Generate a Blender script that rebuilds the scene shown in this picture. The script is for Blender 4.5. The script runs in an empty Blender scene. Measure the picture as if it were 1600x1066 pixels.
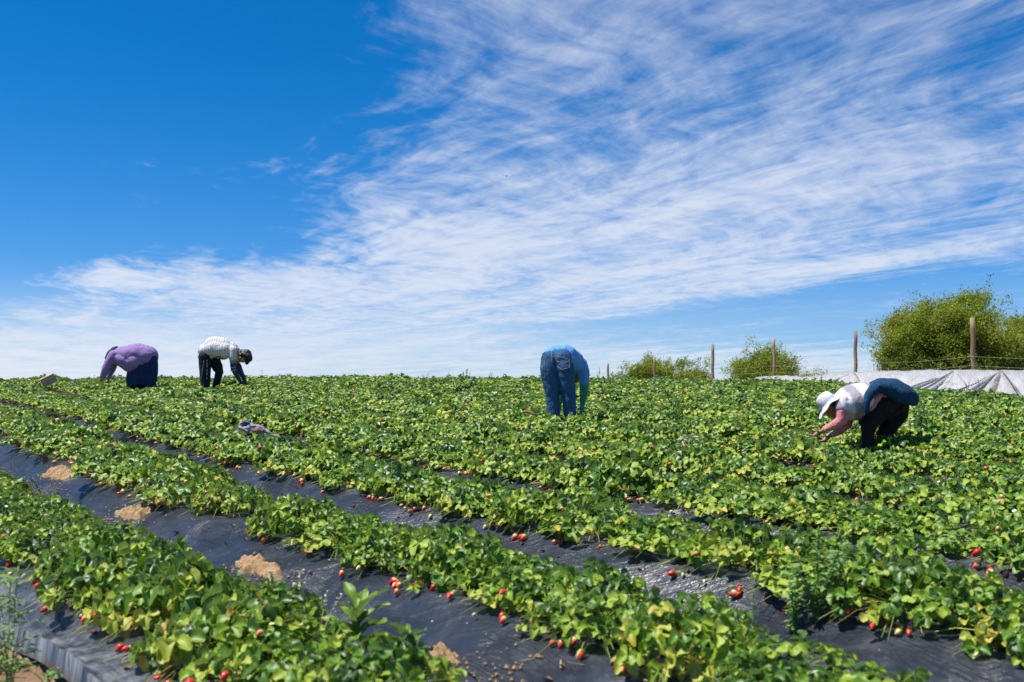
import bpy, bmesh, math, random
import numpy as np
from mathutils import Vector, Matrix, Euler
from mathutils.bvhtree import BVHTree

R = math.radians
F = 1600 * 35 / 36.0            # focal length in photo pixels
EYE = 1.42
PITCH = math.atan(107 / F)
SC = bpy.context.scene
COL = SC.collection
random.seed(7)
RNG = np.random.default_rng(11)

# ------------------------------------------------------------------ camera
cam = bpy.data.cameras.new("camera")
cam.lens = 35; cam.sensor_width = 36; cam.clip_start = 0.05; cam.clip_end = 6000
cam.dof.use_dof = True; cam.dof.focus_distance = 11.0; cam.dof.aperture_fstop = 3.2
camo = bpy.data.objects.new("camera", cam); COL.objects.link(camo)
camo.location = (0, 0, EYE); camo.rotation_euler = (math.pi / 2 + PITCH, 0, 0)
SC.camera = camo

# ------------------------------------------------------------------ light
SUN_EL, SUN_AZ = R(68), R(-98)    # azimuth measured clockwise from +Y (view direction) towards +X
sd = Vector((math.sin(SUN_AZ) * math.cos(SUN_EL), math.cos(SUN_AZ) * math.cos(SUN_EL), math.sin(SUN_EL)))
sun = bpy.data.lights.new("sun", 'SUN'); sun.energy = 5.0; sun.angle = R(0.53); sun.color = (1.0, 0.945, 0.86)
suno = bpy.data.objects.new("sun", sun); COL.objects.link(suno)
suno.rotation_euler = (-sd).to_track_quat('-Z', 'Y').to_euler()
suno.location = sd * 30
SC.view_settings.view_transform = 'Standard'; SC.view_settings.look = 'None'
SC.view_settings.exposure = 0.52; SC.view_settings.gamma = 1.0
SC.view_settings.use_curve_mapping = False


class NG:
    """tiny helper to write node graphs"""
    def __init__(s, tree):
        s.t = tree; s.n = tree.nodes; s.l = tree.links
    def node(s, typ, **kw):
        nd = s.n.new(typ)
        for k, v in kw.items(): setattr(nd, k, v)
        return nd
    def put(s, sock, v):
        if isinstance(v, bpy.types.NodeSocket): s.l.new(v, sock)
        elif v is not None: sock.default_value = v
    def m(s, op, a, b=None, c=None, clamp=False):
        nd = s.node('ShaderNodeMath', operation=op); nd.use_clamp = clamp
        s.put(nd.inputs[0], a); s.put(nd.inputs[1], b)
        if c is not None: s.put(nd.inputs[2], c)
        return nd.outputs[0]
    def rng(s, v, a, b, c=0.0, d=1.0, smooth=True):
        nd = s.node('ShaderNodeMapRange', interpolation_type='SMOOTHSTEP' if smooth else 'LINEAR')
        for i, x in enumerate((v, a, b, c, d)): s.put(nd.inputs[i], x)
        return nd.outputs[0]
    def xyz(s, x, y, z):
        nd = s.node('ShaderNodeCombineXYZ')
        for i, q in enumerate((x, y, z)): s.put(nd.inputs[i], q)
        return nd.outputs[0]
    def sep(s, v):
        nd = s.node('ShaderNodeSeparateXYZ'); s.put(nd.inputs[0], v); return nd.outputs
    def noise(s, vec, scale, detail=4, rough=0.5, dist=0.0, color=False):
        nd = s.node('ShaderNodeTexNoise')
        if vec is not None: s.l.new(vec, nd.inputs['Vector'])
        nd.inputs['Scale'].default_value = scale; nd.inputs['Detail'].default_value = detail
        nd.inputs['Roughness'].default_value = rough; nd.inputs['Distortion'].default_value = dist
        return nd.outputs['Color' if color else 'Fac']
    def mix(s, f, a, b, blend='MIX'):
        nd = s.node('ShaderNodeMix', data_type='RGBA', blend_type=blend)
        s.put(nd.inputs[0], f); s.put(nd.inputs[6], a); s.put(nd.inputs[7], b)
        return nd.outputs[2]
    def ramp(s, v, stops, interp='LINEAR'):
        nd = s.node('ShaderNodeValToRGB'); cr = nd.color_ramp; cr.interpolation = interp
        while len(cr.elements) < len(stops): cr.elements.new(0.5)
        for e, (p, c) in zip(cr.elements, stops):
            e.position = p; e.color = (*c, 1)
        s.put(nd.inputs[0], v); return nd.outputs[0]
    def bump(s, h, strength=0.3, dist=0.01):
        nd = s.node('ShaderNodeBump'); nd.inputs['Strength'].default_value = strength
        nd.inputs['Distance'].default_value = dist; s.put(nd.inputs['Height'], h)
        return nd.outputs[0]


# ------------------------------------------------------------------ world: clear sky with a layer of cirrus
world = bpy.data.worlds.new("World"); SC.world = world; world.use_nodes = True
g = NG(world.node_tree); g.n.clear()
sky = g.node('ShaderNodeTexSky', sky_type='NISHITA', sun_disc=False)
sky.sun_elevation = SUN_EL; sky.sun_rotation = SUN_AZ; sky.altitude = 300
sky.air_density = 1.0; sky.dust_density = 0.15; sky.ozone_density = 2.6
hs = g.node('ShaderNodeHueSaturation'); hs.inputs['Saturation'].default_value = 1.26; hs.inputs['Value'].default_value = 1.0
g.l.new(sky.outputs[0], hs.inputs['Color'])
SKYHS = hs.outputs[0]
tc = g.node('ShaderNodeTexCoord')
dx, dy, dz = g.sep(tc.outputs['Generated'])[:3]
skyc = g.mix(1.0, SKYHS, g.mix(g.rng(dz, 0.02, 0.36), (0.56, 0.84, 1.26, 1), (0.07, 0.84, 1.22, 1)), 'MULTIPLY')
zz = g.m('MAXIMUM', dz, 0.012)
px = g.m('DIVIDE', dx, zz); py = g.m('DIVIDE', dy, zz)
th = R(-25.4); cs, sn = math.cos(th), math.sin(th)
u = g.m('ADD', g.m('MULTIPLY', px, sn), g.m('MULTIPLY', py, cs))
v = g.m('SUBTRACT', g.m('MULTIPLY', px, cs), g.m('MULTIPLY', py, sn))
lu = g.m('LOGARITHM', g.m('MAXIMUM', g.m('ADD', u, 1.5), 0.2), 2.718)    # long streaks stay long towards the horizon
P0 = g.xyz(u, v, 0.0)
warp = g.noise(g.xyz(g.m('MULTIPLY', u, 0.55), g.m('MULTIPLY', v, 0.9), 3.1), 1.0, 3, 0.5)
warp2 = g.noise(g.xyz(g.m('MULTIPLY', u, 0.55), g.m('MULTIPLY', v, 0.9), 9.7), 1.0, 3, 0.5)
wv = g.m('ADD', v, g.m('MULTIPLY', g.m('SUBTRACT', warp, 0.5), 0.85))
wu = g.m('ADD', u, g.m('MULTIPLY', g.m('SUBTRACT', warp2, 0.5), 1.0))
streak = g.noise(g.xyz(g.m('MULTIPLY', wu, 0.42), g.m('MULTIPLY', wv, 1.25), 1.0), 1.0, 9, 0.61, 0.0)
fine = g.noise(g.xyz(g.m('MULTIPLY', wu, 1.6), g.m('MULTIPLY', wv, 3.6), 5.0), 2.0, 8, 0.66, 0.0)
feather = g.noise(g.xyz(g.m('ADD', g.m('MULTIPLY', wu, 2.6), g.m('MULTIPLY', wv, -2.0)), g.m('ADD', g.m('MULTIPLY', wu, 0.5), g.m('MULTIPLY', wv, 0.7)), 2.0), 2.2, 7, 0.64, 0.0)
big = g.noise(g.xyz(g.m('MULTIPLY', u, 0.28), g.m('MULTIPLY', v, 0.4), 7.0), 1.0, 2, 0.5)
tex = g.m('ADD', g.m('ADD', g.m('MULTIPLY', streak, 0.5), g.m('MULTIPLY', fine, 0.27)), g.m('MULTIPLY', feather, 0.23))
# coverage across the sheet
bmp = g.m('MULTIPLY', g.m('POWER', 2.718, g.m('MULTIPLY', g.m('POWER', g.m('ABSOLUTE', g.m('DIVIDE', g.m('SUBTRACT', u, 5.5), 1.7)), 2.0), -1.0)), 1.15)
ve = g.m('SUBTRACT', g.m('ADD', v, g.m('MULTIPLY', g.m('SUBTRACT', streak, 0.5), 2.6)), bmp)
cov1 = g.rng(ve, -0.62, 1.15)
covR = g.m('SUBTRACT', 1.0, g.m('MULTIPLY', g.m('MULTIPLY', g.rng(g.m('ADD', v, g.m('MULTIPLY', big, 0.8)), 5.5, 6.6), g.rng(u, 16.0, 9.0)), 0.70))
cov2 = g.rng(g.m('ADD', u, g.m('MULTIPLY', g.m('SUBTRACT', streak, 0.5), 6.0)), 8.2, 12.5)
cov = g.m('MULTIPLY', g.m('MAXIMUM', cov1, cov2), covR)
gq = g.m('ADD', g.m('POWER', g.m('ABSOLUTE', g.m('DIVIDE', g.m('SUBTRACT', u, 2.6), 0.5)), 2.0), g.m('POWER', g.m('ABSOLUTE', g.m('DIVIDE', g.m('SUBTRACT', v, 0.95), 0.22)), 2.0))
cov = g.m('MULTIPLY', cov, g.m('SUBTRACT', 1.0, g.m('MULTIPLY', g.m('POWER', 2.718, g.m('MULTIPLY', gq, -1.0)), 0.4)))
thr = g.m('SUBTRACT', 0.672, g.m('MULTIPLY', cov, 0.26))
thin = g.rng(u, 1.6, 5.0, 0.085, -0.02)          # thinner, more broken overhead
dens = g.rng(g.m('SUBTRACT', tex, g.m('ADD', thr, thin)), -0.10, 0.21)
dens = g.m('MULTIPLY', dens, g.rng(u, 1.4, 3.6, 0.8, 1.0))
dens = g.m('MULTIPLY', dens, g.rng(cov, 0.0, 0.3))
lowhaze = g.rng(dz, 0.14, 0.02, 0.0, 0.55)
lowhaze = g.m('MULTIPLY', lowhaze, g.rng(v, 11.0, 3.0, 0.25, 1.0))
dens = g.m('MAXIMUM', g.m('MULTIPLY', dens, 0.86), g.m('ADD', g.m('MULTIPLY', dens, 0.5), lowhaze), clamp=True)
cloudc = g.node('ShaderNodeRGB'); cloudc.outputs[0].default_value = (7.4, 7.9, 9.0, 1)
skyf = g.mix(dens, skyc, cloudc.outputs[0])
bg = g.node('ShaderNodeBackground'); g.l.new(skyf, bg.inputs[0]); bg.inputs[1].default_value = 0.072
wo = g.node('ShaderNodeOutputWorld'); g.l.new(bg.outputs[0], wo.inputs[0])


# ------------------------------------------------------------------ materials
def mat(name, color=(0.5, 0.5, 0.5), rough=0.6, spec=0.5, fn=None, transl=0.0):
    m = bpy.data.materials.new(name); m.use_nodes = True
    q = NG(m.node_tree); b = q.n['Principled BSDF']
    b.inputs['Base Color'].default_value = (*color, 1); b.inputs['Roughness'].default_value = rough
    b.inputs['Specular IOR Level'].default_value = spec
    out = q.n['Material Output']
    if fn:
        r = fn(q, b)
    if transl > 0:
        tr = q.node('ShaderNodeBsdfTranslucent')
        src = b.inputs['Base Color']
        if src.is_linked:
            hs = q.node('ShaderNodeHueSaturation'); hs.inputs['Saturation'].default_value = 1.1; hs.inputs['Value'].default_value = 1.6
            hs.inputs['Hue'].default_value = 0.485
            q.l.new(src.links[0].from_socket, hs.inputs['Color']); q.l.new(hs.outputs[0], tr.inputs[0])
        else:
            tr.inputs[0].default_value = (*color, 1)
        mx = q.node('ShaderNodeMixShader'); mx.inputs[0].default_value = transl
        q.l.new(b.outputs[0], mx.inputs[1]); q.l.new(tr.outputs[0], mx.inputs[2]); q.l.new(mx.outputs[0], out.inputs[0])
    return m


def attr(q, name):
    return q.node('ShaderNodeAttribute', attribute_name=name).outputs['Fac']


def leaf_fn(q, b):
    r = attr(q, 'rnd')
    oi = q.node('ShaderNodeObjectInfo').outputs['Random']
    r2 = q.m('ADD', r, q.m('MULTIPLY', q.m('SUBTRACT', oi, 0.6), 0.16))
    c = q.ramp(r2, [(0.0, (0.018, 0.066, 0.007)), (0.3, (0.068, 0.172, 0.008)), (0.55, (0.165, 0.285, 0.010)),
                    (0.72, (0.27, 0.38, 0.020)), (0.84, (0.36, 0.42, 0.045)), (0.94, (0.52, 0.42, 0.06)), (1.0, (0.34, 0.19, 0.07))])
    ed = attr(q, 'vein')          # 0 on the midrib, 1 on the margin
    c = q.mix(q.rng(ed, 0.0, 0.16, 0.45, 0.0), c, (0.30, 0.42, 0.10, 1))
    c = q.mix(q.rng(ed, 0.86, 1.0, 0.0, 0.35), c, (0.34, 0.44, 0.12, 1))
    geo = q.node('ShaderNodeNewGeometry')
    c = q.mix(q.m('MULTIPLY', geo.outputs['Backfacing'], 0.6), c, (0.15, 0.25, 0.10, 1))
    q.l.new(c, b.inputs['Base Color'])
    n = q.noise(q.node('ShaderNodeTexCoord').outputs['Object'], 190.0, 3, 0.6)
    q.l.new(q.bump(n, 0.35, 0.003), b.inputs['Normal'])
    q.l.new(q.rng(r, 0.0, 1.0, 0.37, 0.55), b.inputs['Roughness'])


M_LEAF = mat('strawberry_leaf', fn=leaf_fn, transl=0.22, spec=0.5)


def stem_fn(q, b):
    r = attr(q, 'rnd')
    q.l.new(q.ramp(r, [(0.0, (0.13, 0.26, 0.03)), (0.5, (0.34, 0.40, 0.05)), (0.8, (0.55, 0.48, 0.12)), (1.0, (0.38, 0.20, 0.08))]), b.inputs['Base Color'])


M_STEM = mat('strawberry_stem', rough=0.5, fn=stem_fn)


def berry(name, stops):
    def fn(q, b):
        tc = q.node('ShaderNodeTexCoord').outputs['Object']
        z = q.sep(tc)[2]
        n = q.noise(tc, 60, 2)
        f = q.m('ADD', q.rng(z, 0.0, -0.038, 0.0, 1.0, False), q.m('MULTIPLY', q.m('SUBTRACT', n, 0.5), 0.35))
        c = q.ramp(f, stops)
        vo = q.node('ShaderNodeTexVoronoi'); vo.inputs['Scale'].default_value = 260; q.l.new(tc, vo.inputs['Vector'])
        c = q.mix(q.rng(vo.outputs['Distance'], 0.22, 0.12, 0.0, 0.75), c, (0.62, 0.45, 0.12, 1))
        q.l.new(c, b.inputs['Base Color'])
        q.l.new(q.bump(vo.outputs['Distance'], 0.4, 0.002), b.inputs['Normal'])
    return mat(name, rough=0.28, fn=fn)


M_RIPE = berry('ripe_strawberry', [(0.0, (0.62, 0.10, 0.03)), (0.18, (0.66, 0.035, 0.015)), (1.0, (0.60, 0.012, 0.01))])
M_HALF = berry('turning_strawberry', [(0.0, (0.60, 0.58, 0.20)), (0.35, (0.78, 0.42, 0.20)), (0.7, (0.75, 0.10, 0.04)), (1.0, (0.66, 0.02, 0.012))])
M_PALE = berry('unripe_strawberry', [(0.0, (0.45, 0.52, 0.10)), (0.6, (0.66, 0.62, 0.24)), (1.0, (0.80, 0.50, 0.26))])


def film_fn(q, b):
    uv = q.node('ShaderNodeTexCoord').outputs['UV']
    x, y = q.sep(uv)[:2]
    w = q.noise(uv, 0.9, 3, 0.5)
    y2 = q.m('ADD', y, q.m('MULTIPLY', q.m('SUBTRACT', w, 0.5), 0.35))
    st = q.noise(q.xyz(q.m('MULTIPLY', x, 1.1), q.m('MULTIPLY', y2, 52.0), 0.0), 1.0, 5, 0.6, 0.15)
    st2 = q.noise(q.xyz(q.m('ADD', q.m('MULTIPLY', x, 7.0), q.m('MULTIPLY', y2, 10.0)), q.m('MULTIPLY', y2, 3.0), 4.0), 1.0, 4, 0.6, 0.5)
    msk = q.rng(q.noise(uv, 1.7, 2, 0.5), 0.42, 0.62)
    h = q.m('ADD', q.m('MULTIPLY', st, q.m('ADD', q.m('MULTIPLY', msk, 1.5), 0.2)), q.m('MULTIPLY', st2, 0.7))
    h = q.m('ADD', h, q.m('MULTIPLY', q.noise(uv, 24.0, 4, 0.6), 0.25))
    q.l.new(q.bump(h, 1.0, 0.022), b.inputs['Normal'])
    dust = q.rng(q.noise(uv, 2.6, 8, 0.72, 0.5), 0.46, 0.80)
    scr = q.rng(q.noise(q.xyz(q.m('MULTIPLY', x, 5.0), q.m('MULTIPLY', y2, 16.0), 8.0), 1.0, 6, 0.75, 1.2), 0.60, 0.76)
    edge = attr(q, 'wear')
    d = q.m('ADD', q.m('ADD', q.m('MULTIPLY', dust, 0.26), q.m('MULTIPLY', scr, 0.42)), q.m('MULTIPLY', edge, q.rng(q.noise(uv, 7.0, 8, 0.75), 0.38, 0.62)), clamp=True)
    c = q.mix(d, (0.018, 0.023, 0.034, 1), (0.22, 0.23, 0.25, 1))
    sp = q.node('ShaderNodeTexVoronoi'); sp.inputs['Scale'].default_value = 9.0; q.l.new(uv, sp.inputs['Vector'])
    c = q.mix(q.rng(sp.outputs['Distance'], 0.045, 0.03), c, (0.62, 0.56, 0.48, 1))
    q.l.new(c, b.inputs['Base Color'])
    q.l.new(q.m('ADD', q.m('MULTIPLY', d, 0.35), 0.32, clamp=True), b.inputs['Roughness'])


M_FILM = mat('black_mulch_film', fn=film_fn, spec=0.6)


def soil_fn(q, b):
    tc = q.node('ShaderNodeNewGeometry').outputs['Position']
    n = q.noise(tc, 3.0, 8, 0.65); n2 = q.noise(tc, 40.0, 5, 0.6)
    c = q.ramp(n, [(0.25, (0.12, 0.072, 0.04)), (0.5, (0.21, 0.13, 0.075)), (0.75, (0.31, 0.21, 0.13))])
    c = q.mix(q.rng(n2, 0.55, 0.75), c, (0.42, 0.31, 0.19, 1))
    far = q.rng(q.sep(tc)[1], 28.0, 45.0)
    c = q.mix(far, c, q.mix(n, (0.16, 0.17, 0.06, 1), (0.34, 0.29, 0.14, 1)))
    q.l.new(c, b.inputs['Base Color'])
    q.l.new(q.bump(q.m('ADD', n2, q.m('MULTIPLY', q.noise(tc, 12.0, 5, 0.6), 1.5)), 0.9, 0.025), b.inputs['Normal'])


M_SOIL = mat('field_soil', rough=0.95, spec=0.2, fn=soil_fn)


def sand_fn(q, b):
    tc = q.node('ShaderNodeNewGeometry').outputs['Position']
    n = q.noise(tc, 30.0, 6, 0.7); n2 = q.noise(tc, 160.0, 3, 0.6)
    c = q.ramp(n, [(0.3, (0.26, 0.155, 0.085)), (0.55, (0.43, 0.285, 0.15)), (0.75, (0.54, 0.385, 0.215))])
    q.l.new(c, b.inputs['Base Color'])
    q.l.new(q.bump(q.m('ADD', n, n2), 0.8, 0.012), b.inputs['Normal'])


M_SAND = mat('sand', rough=0.95, spec=0.2, fn=sand_fn)


def simple_noise(name, c1, c2, scale, rough=0.8, bump=0.3, bdist=0.01, stretch=(1, 1, 1), transl=0.0, spec=0.3):
    def fn(q, b):
        tc = q.node('ShaderNodeTexCoord').outputs['Object']
        mp = q.node('ShaderNodeMapping'); mp.inputs['Scale'].default_value = stretch; q.l.new(tc, mp.inputs[0])
        n = q.noise(mp.outputs[0], scale, 6, 0.6)
        q.l.new(q.mix(q.rng(n, 0.3, 0.7), (*c1, 1), (*c2, 1)), b.inputs['Base Color'])
        q.l.new(q.bump(n, bump, bdist), b.inputs['Normal'])
    return mat(name, rough=rough, fn=fn, transl=transl, spec=spec)


M_POST = simple_noise('weathered_post_wood', (0.20, 0.135, 0.07), (0.40, 0.29, 0.17), 9, 0.85, 0.6, 0.01, (1, 1, 0.12))
M_WIRE = mat('galvanised_wire', (0.45, 0.46, 0.47), 0.45)
M_WEED = simple_noise('weed_green', (0.14, 0.27, 0.07), (0.25, 0.38, 0.12), 20, 0.6, 0.1, transl=0.25)
M_WEEDD = simple_noise('weed_seedhead', (0.10, 0.11, 0.05), (0.25, 0.22, 0.10), 30, 0.8, 0.1)
M_DRY = simple_noise('dry_grass', (0.50, 0.46, 0.28), (0.70, 0.66, 0.48), 30, 0.8, 0.1)
M_WHITE = mat('petal_white', (0.85, 0.85, 0.80), 0.6)
M_YEL = mat('flower_yellow', (0.75, 0.55, 0.05), 0.6)


# ------------------------------------------------------------------ helpers
def tag(o, label=None, cat=None, group=None, kind=None):
    if label: o['label'] = label
    if cat: o['category'] = cat
    if group: o['group'] = group
    if kind: o['kind'] = kind
    return o


def empty(name, loc, label, cat, group=None, rz=0.0):
    o = bpy.data.objects.new(name, None); COL.objects.link(o)
    o.location = loc; o.rotation_euler = (0, 0, rz); o.empty_display_size = 0.1
    return tag(o, label, cat, group)


def link(name, me, parent=None, local=True):
    o = bpy.data.objects.new(name, me); COL.objects.link(o)
    if parent is not None: o.parent = parent
    return o


def rebase(o, parent):
    """mesh was made in world coordinates: move its data into the parent's frame"""
    off = parent.location.copy()
    o.data.transform(Matrix.Translation(-off)); o.parent = parent
    return o


def npmesh(name, V, Q, mats, T=None, attrs=None, mi=None, smooth=True, uv=None):
    """mesh from numpy arrays of vertices, quads and triangles"""
    me = bpy.data.meshes.new(name)
    V = np.asarray(V, np.float32)
    nq = 0 if Q is None else len(Q); nt = 0 if T is None else len(T)
    loops = []
    if nq: loops.append(np.asarray(Q, np.int32).ravel())
    if nt: loops.append(np.asarray(T, np.int32).ravel())
    loops = np.concatenate(loops)
    me.vertices.add(len(V)); me.vertices.foreach_set('co', V.ravel())
    me.loops.add(len(loops)); me.loops.foreach_set('vertex_index', loops)
    me.polygons.add(nq + nt)
    st = np.concatenate([np.arange(nq) * 4, nq * 4 + np.arange(nt) * 3]).astype(np.int32)
    me.polygons.foreach_set('loop_start', st)
    if mi is not None: me.polygons.foreach_set('material_index', np.asarray(mi, np.int32))
    me.polygons.foreach_set('use_smooth', np.full(nq + nt, smooth, bool))
    if attrs:
        for k, a in attrs.items():
            at = me.attributes.new(k, 'FLOAT', 'POINT'); at.data.foreach_set('value', np.asarray(a, np.float32))
    if uv is not None:
        l = me.uv_layers.new(name='UVMap'); l.data.foreach_set('uv', np.asarray(uv, np.float32)[loops].ravel())
    me.update(calc_edges=True); me.validate()
    for m in mats: me.materials.append(m)
    return me


def ray(pxx, pyy, Y):
    """world point seen at photo pixel (pxx,pyy) at distance Y along the view axis"""
    cp, sp = math.cos(PITCH), math.sin(PITCH)
    a, b = (pxx - 800) / F, (533 - pyy) / F
    d = Vector((a, cp - b * sp, sp + b * cp))
    t = Y / d.y
    return Vector((0, 0, EYE)) + d * t


def project(P):
    P = np.asarray(P, float)
    cp, sp = math.cos(PITCH), math.sin(PITCH)
    x = P[..., 0]; y = P[..., 1]; z = P[..., 2] - EYE
    dep = y * cp + z * sp; up = -y * sp + z * cp
    return 800 + F * x / np.maximum(dep, 1e-3), 533 - F * up / np.maximum(dep, 1e-3), dep


# value noise for geometry
_tab = RNG.random((64, 64))
def vnoise(x, y):
    x = np.asarray(x, float); y = np.asarray(y, float)
    xi = np.floor(x).astype(int); yi = np.floor(y).astype(int)
    fx = x - xi; fy = y - yi
    fx = fx * fx * (3 - 2 * fx); fy = fy * fy * (3 - 2 * fy)
    a = _tab[xi % 64, yi % 64]; b = _tab[(xi + 1) % 64, yi % 64]
    c = _tab[xi % 64, (yi + 1) % 64]; d = _tab[(xi + 1) % 64, (yi + 1) % 64]
    return (a * (1 - fx) + b * fx) * (1 - fy) + (c * (1 - fx) + d * fx) * fy - 0.5


def sstep(a, b, x):
    t = np.clip((np.asarray(x, float) - a) / (b - a), 0, 1); return t * t * (3 - 2 * t)


# ------------------------------------------------------------------ the lie of the land
NX, NY = 0.804, 0.594          # across the rows
DX, DY = -0.594, 0.804         # along the rows, away to the left
D0, SP = 1.48, 1.33            # first row centre, spacing
SLOPE = 0.0765


def fenceX(Y): return 9.24 - 0.2035 * (Y - 20.0)


def base_h(X, Y):
    X = np.asarray(X, float); Y = np.asarray(Y, float)
    Yc = 22.3 - 0.22 * np.maximum(0, X - 1.0) - 0.10 * np.maximum(0, -X - 9.0)
    k = 0.008; e = (SLOPE + 0.02) / (2 * k)
    q = np.clip(Y - Yc, 0, e)
    z = SLOPE * np.minimum(Y, Yc + e) - k * q * q
    over = np.maximum(0, Y - (Yc + e))
    z = z - 0.02 * over
    z = np.where(over > 0, np.maximum(z, -0.2 + 0 * z), z)
    z = np.maximum(z, -0.9)
    return z + 0.05 * vnoise(X * 0.22 + 9, Y * 0.22 + 4) * sstep(6, 14, Y)


PIN_T = None
def furrow_fill(D, t):
    """film is pinned down at sand heaps and rides higher between them"""
    return 0.055 + 0.065 * np.sin((t + 0.65 * D) * 2 * math.pi / 2.15 + 0.6) + 0.05 * vnoise(t * 0.9 + 3.1, D * 1.3)


def shift(D, t):
    t = np.asarray(t, float)
    near_ = np.maximum(-0.11 * np.maximum(0, 3.2 - t) ** 1.4, -0.45) * sstep(1.7, 2.5, D)
    return near_ - 0.078 * np.clip(t - 3.8, 0, 4) * sstep(0.0, 0.9, D)


def bed_h(X, Y, fine=False):
    X = np.asarray(X, float); Y = np.asarray(Y, float)
    D = X * NX + Y * NY; t = X * DX + Y * DY
    D = D - shift(D, t)
    i = np.round((D - D0) / SP)
    off = D - (D0 + i * SP)
    wob = 0.05 * vnoise(t * 0.5 + i * 7.3, i * 3.1 + 0.5)
    de = np.abs(off + wob)
    top = 0.20 + 0.03 * vnoise(t * 1.1 + i * 5, i * 2.2)
    w = 1 - sstep(0.24, 0.62, de)
    h = top * w + furrow_fill(D, t) * (1 - w)
    infield = sstep(0.66, 0.80, D) * (1 - sstep(-0.95, -0.6, X - fenceX(Y))) * (1 - sstep(27, 28, Y))
    if fine:
        h = h + 0.018 * vnoise(t * 3.0, D * 6.0) + 0.010 * vnoise(t * 7.0 + 5, D * 14.0) * (1 - w * 0.5)
    return base_h(X, Y) + h * infield


def H(x, y): return float(bed_h(x, y))


# ground sheet
def axis(lo, hi, step, far):
    core = np.arange(lo, hi + 1e-6, step); out = []; s = step; p = hi
    while p < far:
        s *= 1.35; p += s; out.append(p)
    neg = []; s = step; p = lo
    while p > -far:
        s *= 1.35; p -= s; neg.append(p)
    return np.array(neg[::-1] + list(core) + out)


gx = axis(-16, 13, 0.1, 2500); gy = axis(0.5, 29, 0.1, 2500)
GX, GY = np.meshgrid(gx, gy)
GZ = bed_h(GX, GY) - 0.035
soil_here = (GX * NX + GY * NY) < 0.975
GZ = np.where(soil_here & (np.abs(GX) < 16) & (GY < 12), base_h(GX, GY) + 0.03 * vnoise(GX * 3, GY * 3) + 0.05 * vnoise(GX * 1.1, GY * 1.1), GZ)
n1, n2 = GX.shape
idx = np.arange(n1 * n2).reshape(n1, n2)
Q = np.stack([idx[:-1, :-1], idx[:-1, 1:], idx[1:, 1:], idx[1:, :-1]], -1).reshape(-1, 4)
ground = link('ground', npmesh('ground', np.stack([GX, GY, GZ], -1).reshape(-1, 3), Q, [M_SOIL]))
tag(ground, 'sloping brown field soil under the strawberry beds', 'ground', kind='structure')

ORD = ['first', 'second', 'third', 'fourth', 'fifth', 'sixth', 'seventh', 'eighth', 'ninth', 'tenth', 'eleventh', 'twelfth',
       'thirteenth', 'fourteenth', 'fifteenth', 'sixteenth', 'seventeenth']
NROW = 15


def row_range(i):
    """along-row extent of row i that the camera can roughly see (with a margin), inside the field"""
    D = D0 + i * SP
    ts = np.arange(-25, 40, 0.05)
    X = NX * D + DX * ts; Y = NY * D + DY * ts
    x, y, dep = project(np.stack([X, Y, base_h(X, Y) + 0.3], -1))
    ok = (Y > 1.0) & (x > -260) & (x < 1860) & (y < 1330) & (X < fenceX(Y) - 1.0) & (Y < 27)
    ts = ts[ok]
    return (ts.min(), ts.max()) if len(ts) else None


# plastic mulch, one film per bed
for i in range(NROW):
    rr = row_range(i)
    if rr is None: continue
    D = D0 + i * SP
    t0, t1 = rr[0] - 1.0, rr[1] + 0.5
    near = i < 4
    ts = np.arange(t0, t1, 0.035 if near else 0.09)
    lo = -0.665 if i else -0.515; hi = 0.655
    os_ = np.linspace(lo, hi, 110 if i < 2 else (56 if near else 26))
    T_, O_ = np.meshgrid(ts, os_, indexing='ij')
    DD = D + O_
    if i == 0:                      # ragged front edge of the very first film
        edge = 0.07 * vnoise(T_ * 1.3, 0 * T_) + 0.02 * vnoise(T_ * 3, 0 * T_ + 3)
        DD = np.where(O_ < -0.3, DD + (edge + 0.0) * (1 - sstep(-0.51, -0.3, O_)), DD)
    DS = DD + shift(DD, T_)
    X = NX * DS + DX * T_; Y = NY * DS + DY * T_
    Z = bed_h(X, Y, True) + 0.004 * (1 if i % 2 else 2)
    if i == 0:
        fr = 1 - sstep(-0.510, -0.40, O_)
        Z = Z * 1.0 + fr * (0.04 + 0.05 * vnoise(T_ * 1.6, 0 * T_ + 8)) + 0.010 * fr * np.sin(O_ * 95 + 3 * vnoise(T_ * 1.1, 0 * T_ + 2))
        Z = np.where(O_ < -0.509, Z - 0.09, Z)
    # short pleats pulled tight by the pins
    ph = (T_ + 0.65 * DD) * 2 * math.pi / 2.15 + 0.6
    pin = np.clip(-np.sin(ph), 0, 1) ** 2 * sstep(0.25, 0.5, np.abs(O_))
    Z = Z + 0.005 * pin * np.sin(O_ * 75 + 2 * np.sin(T_ * 2))
    wear = ((1 - sstep(-0.52, -0.20, O_)) * 0.7 if i == 0 else 0 * O_)
    n1, n2 = T_.shape
    idx = np.arange(n1 * n2).reshape(n1, n2)
    Q = np.stack([idx[:-1, :-1], idx[:-1, 1:], idx[1:, 1:], idx[1:, :-1]], -1).reshape(-1, 4)
    me = npmesh('mulch_film', np.stack([X, Y, Z], -1).reshape(-1, 3), Q[:, ::-1], [M_FILM],
                attrs={'wear': wear.ravel()}, uv=np.stack([T_ + i * 3.7, DD], -1).reshape(-1, 2))
    o = link('mulch_film', me)
    lab = ('dusty black plastic film under the front strawberry row, its worn edge lying on bare soil' if i == 0 else
           'black plastic film covering the %s strawberry bed from the front' % ORD[i])
    tag(o, lab, 'plastic film', 'plastic mulch films over the beds')


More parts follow.
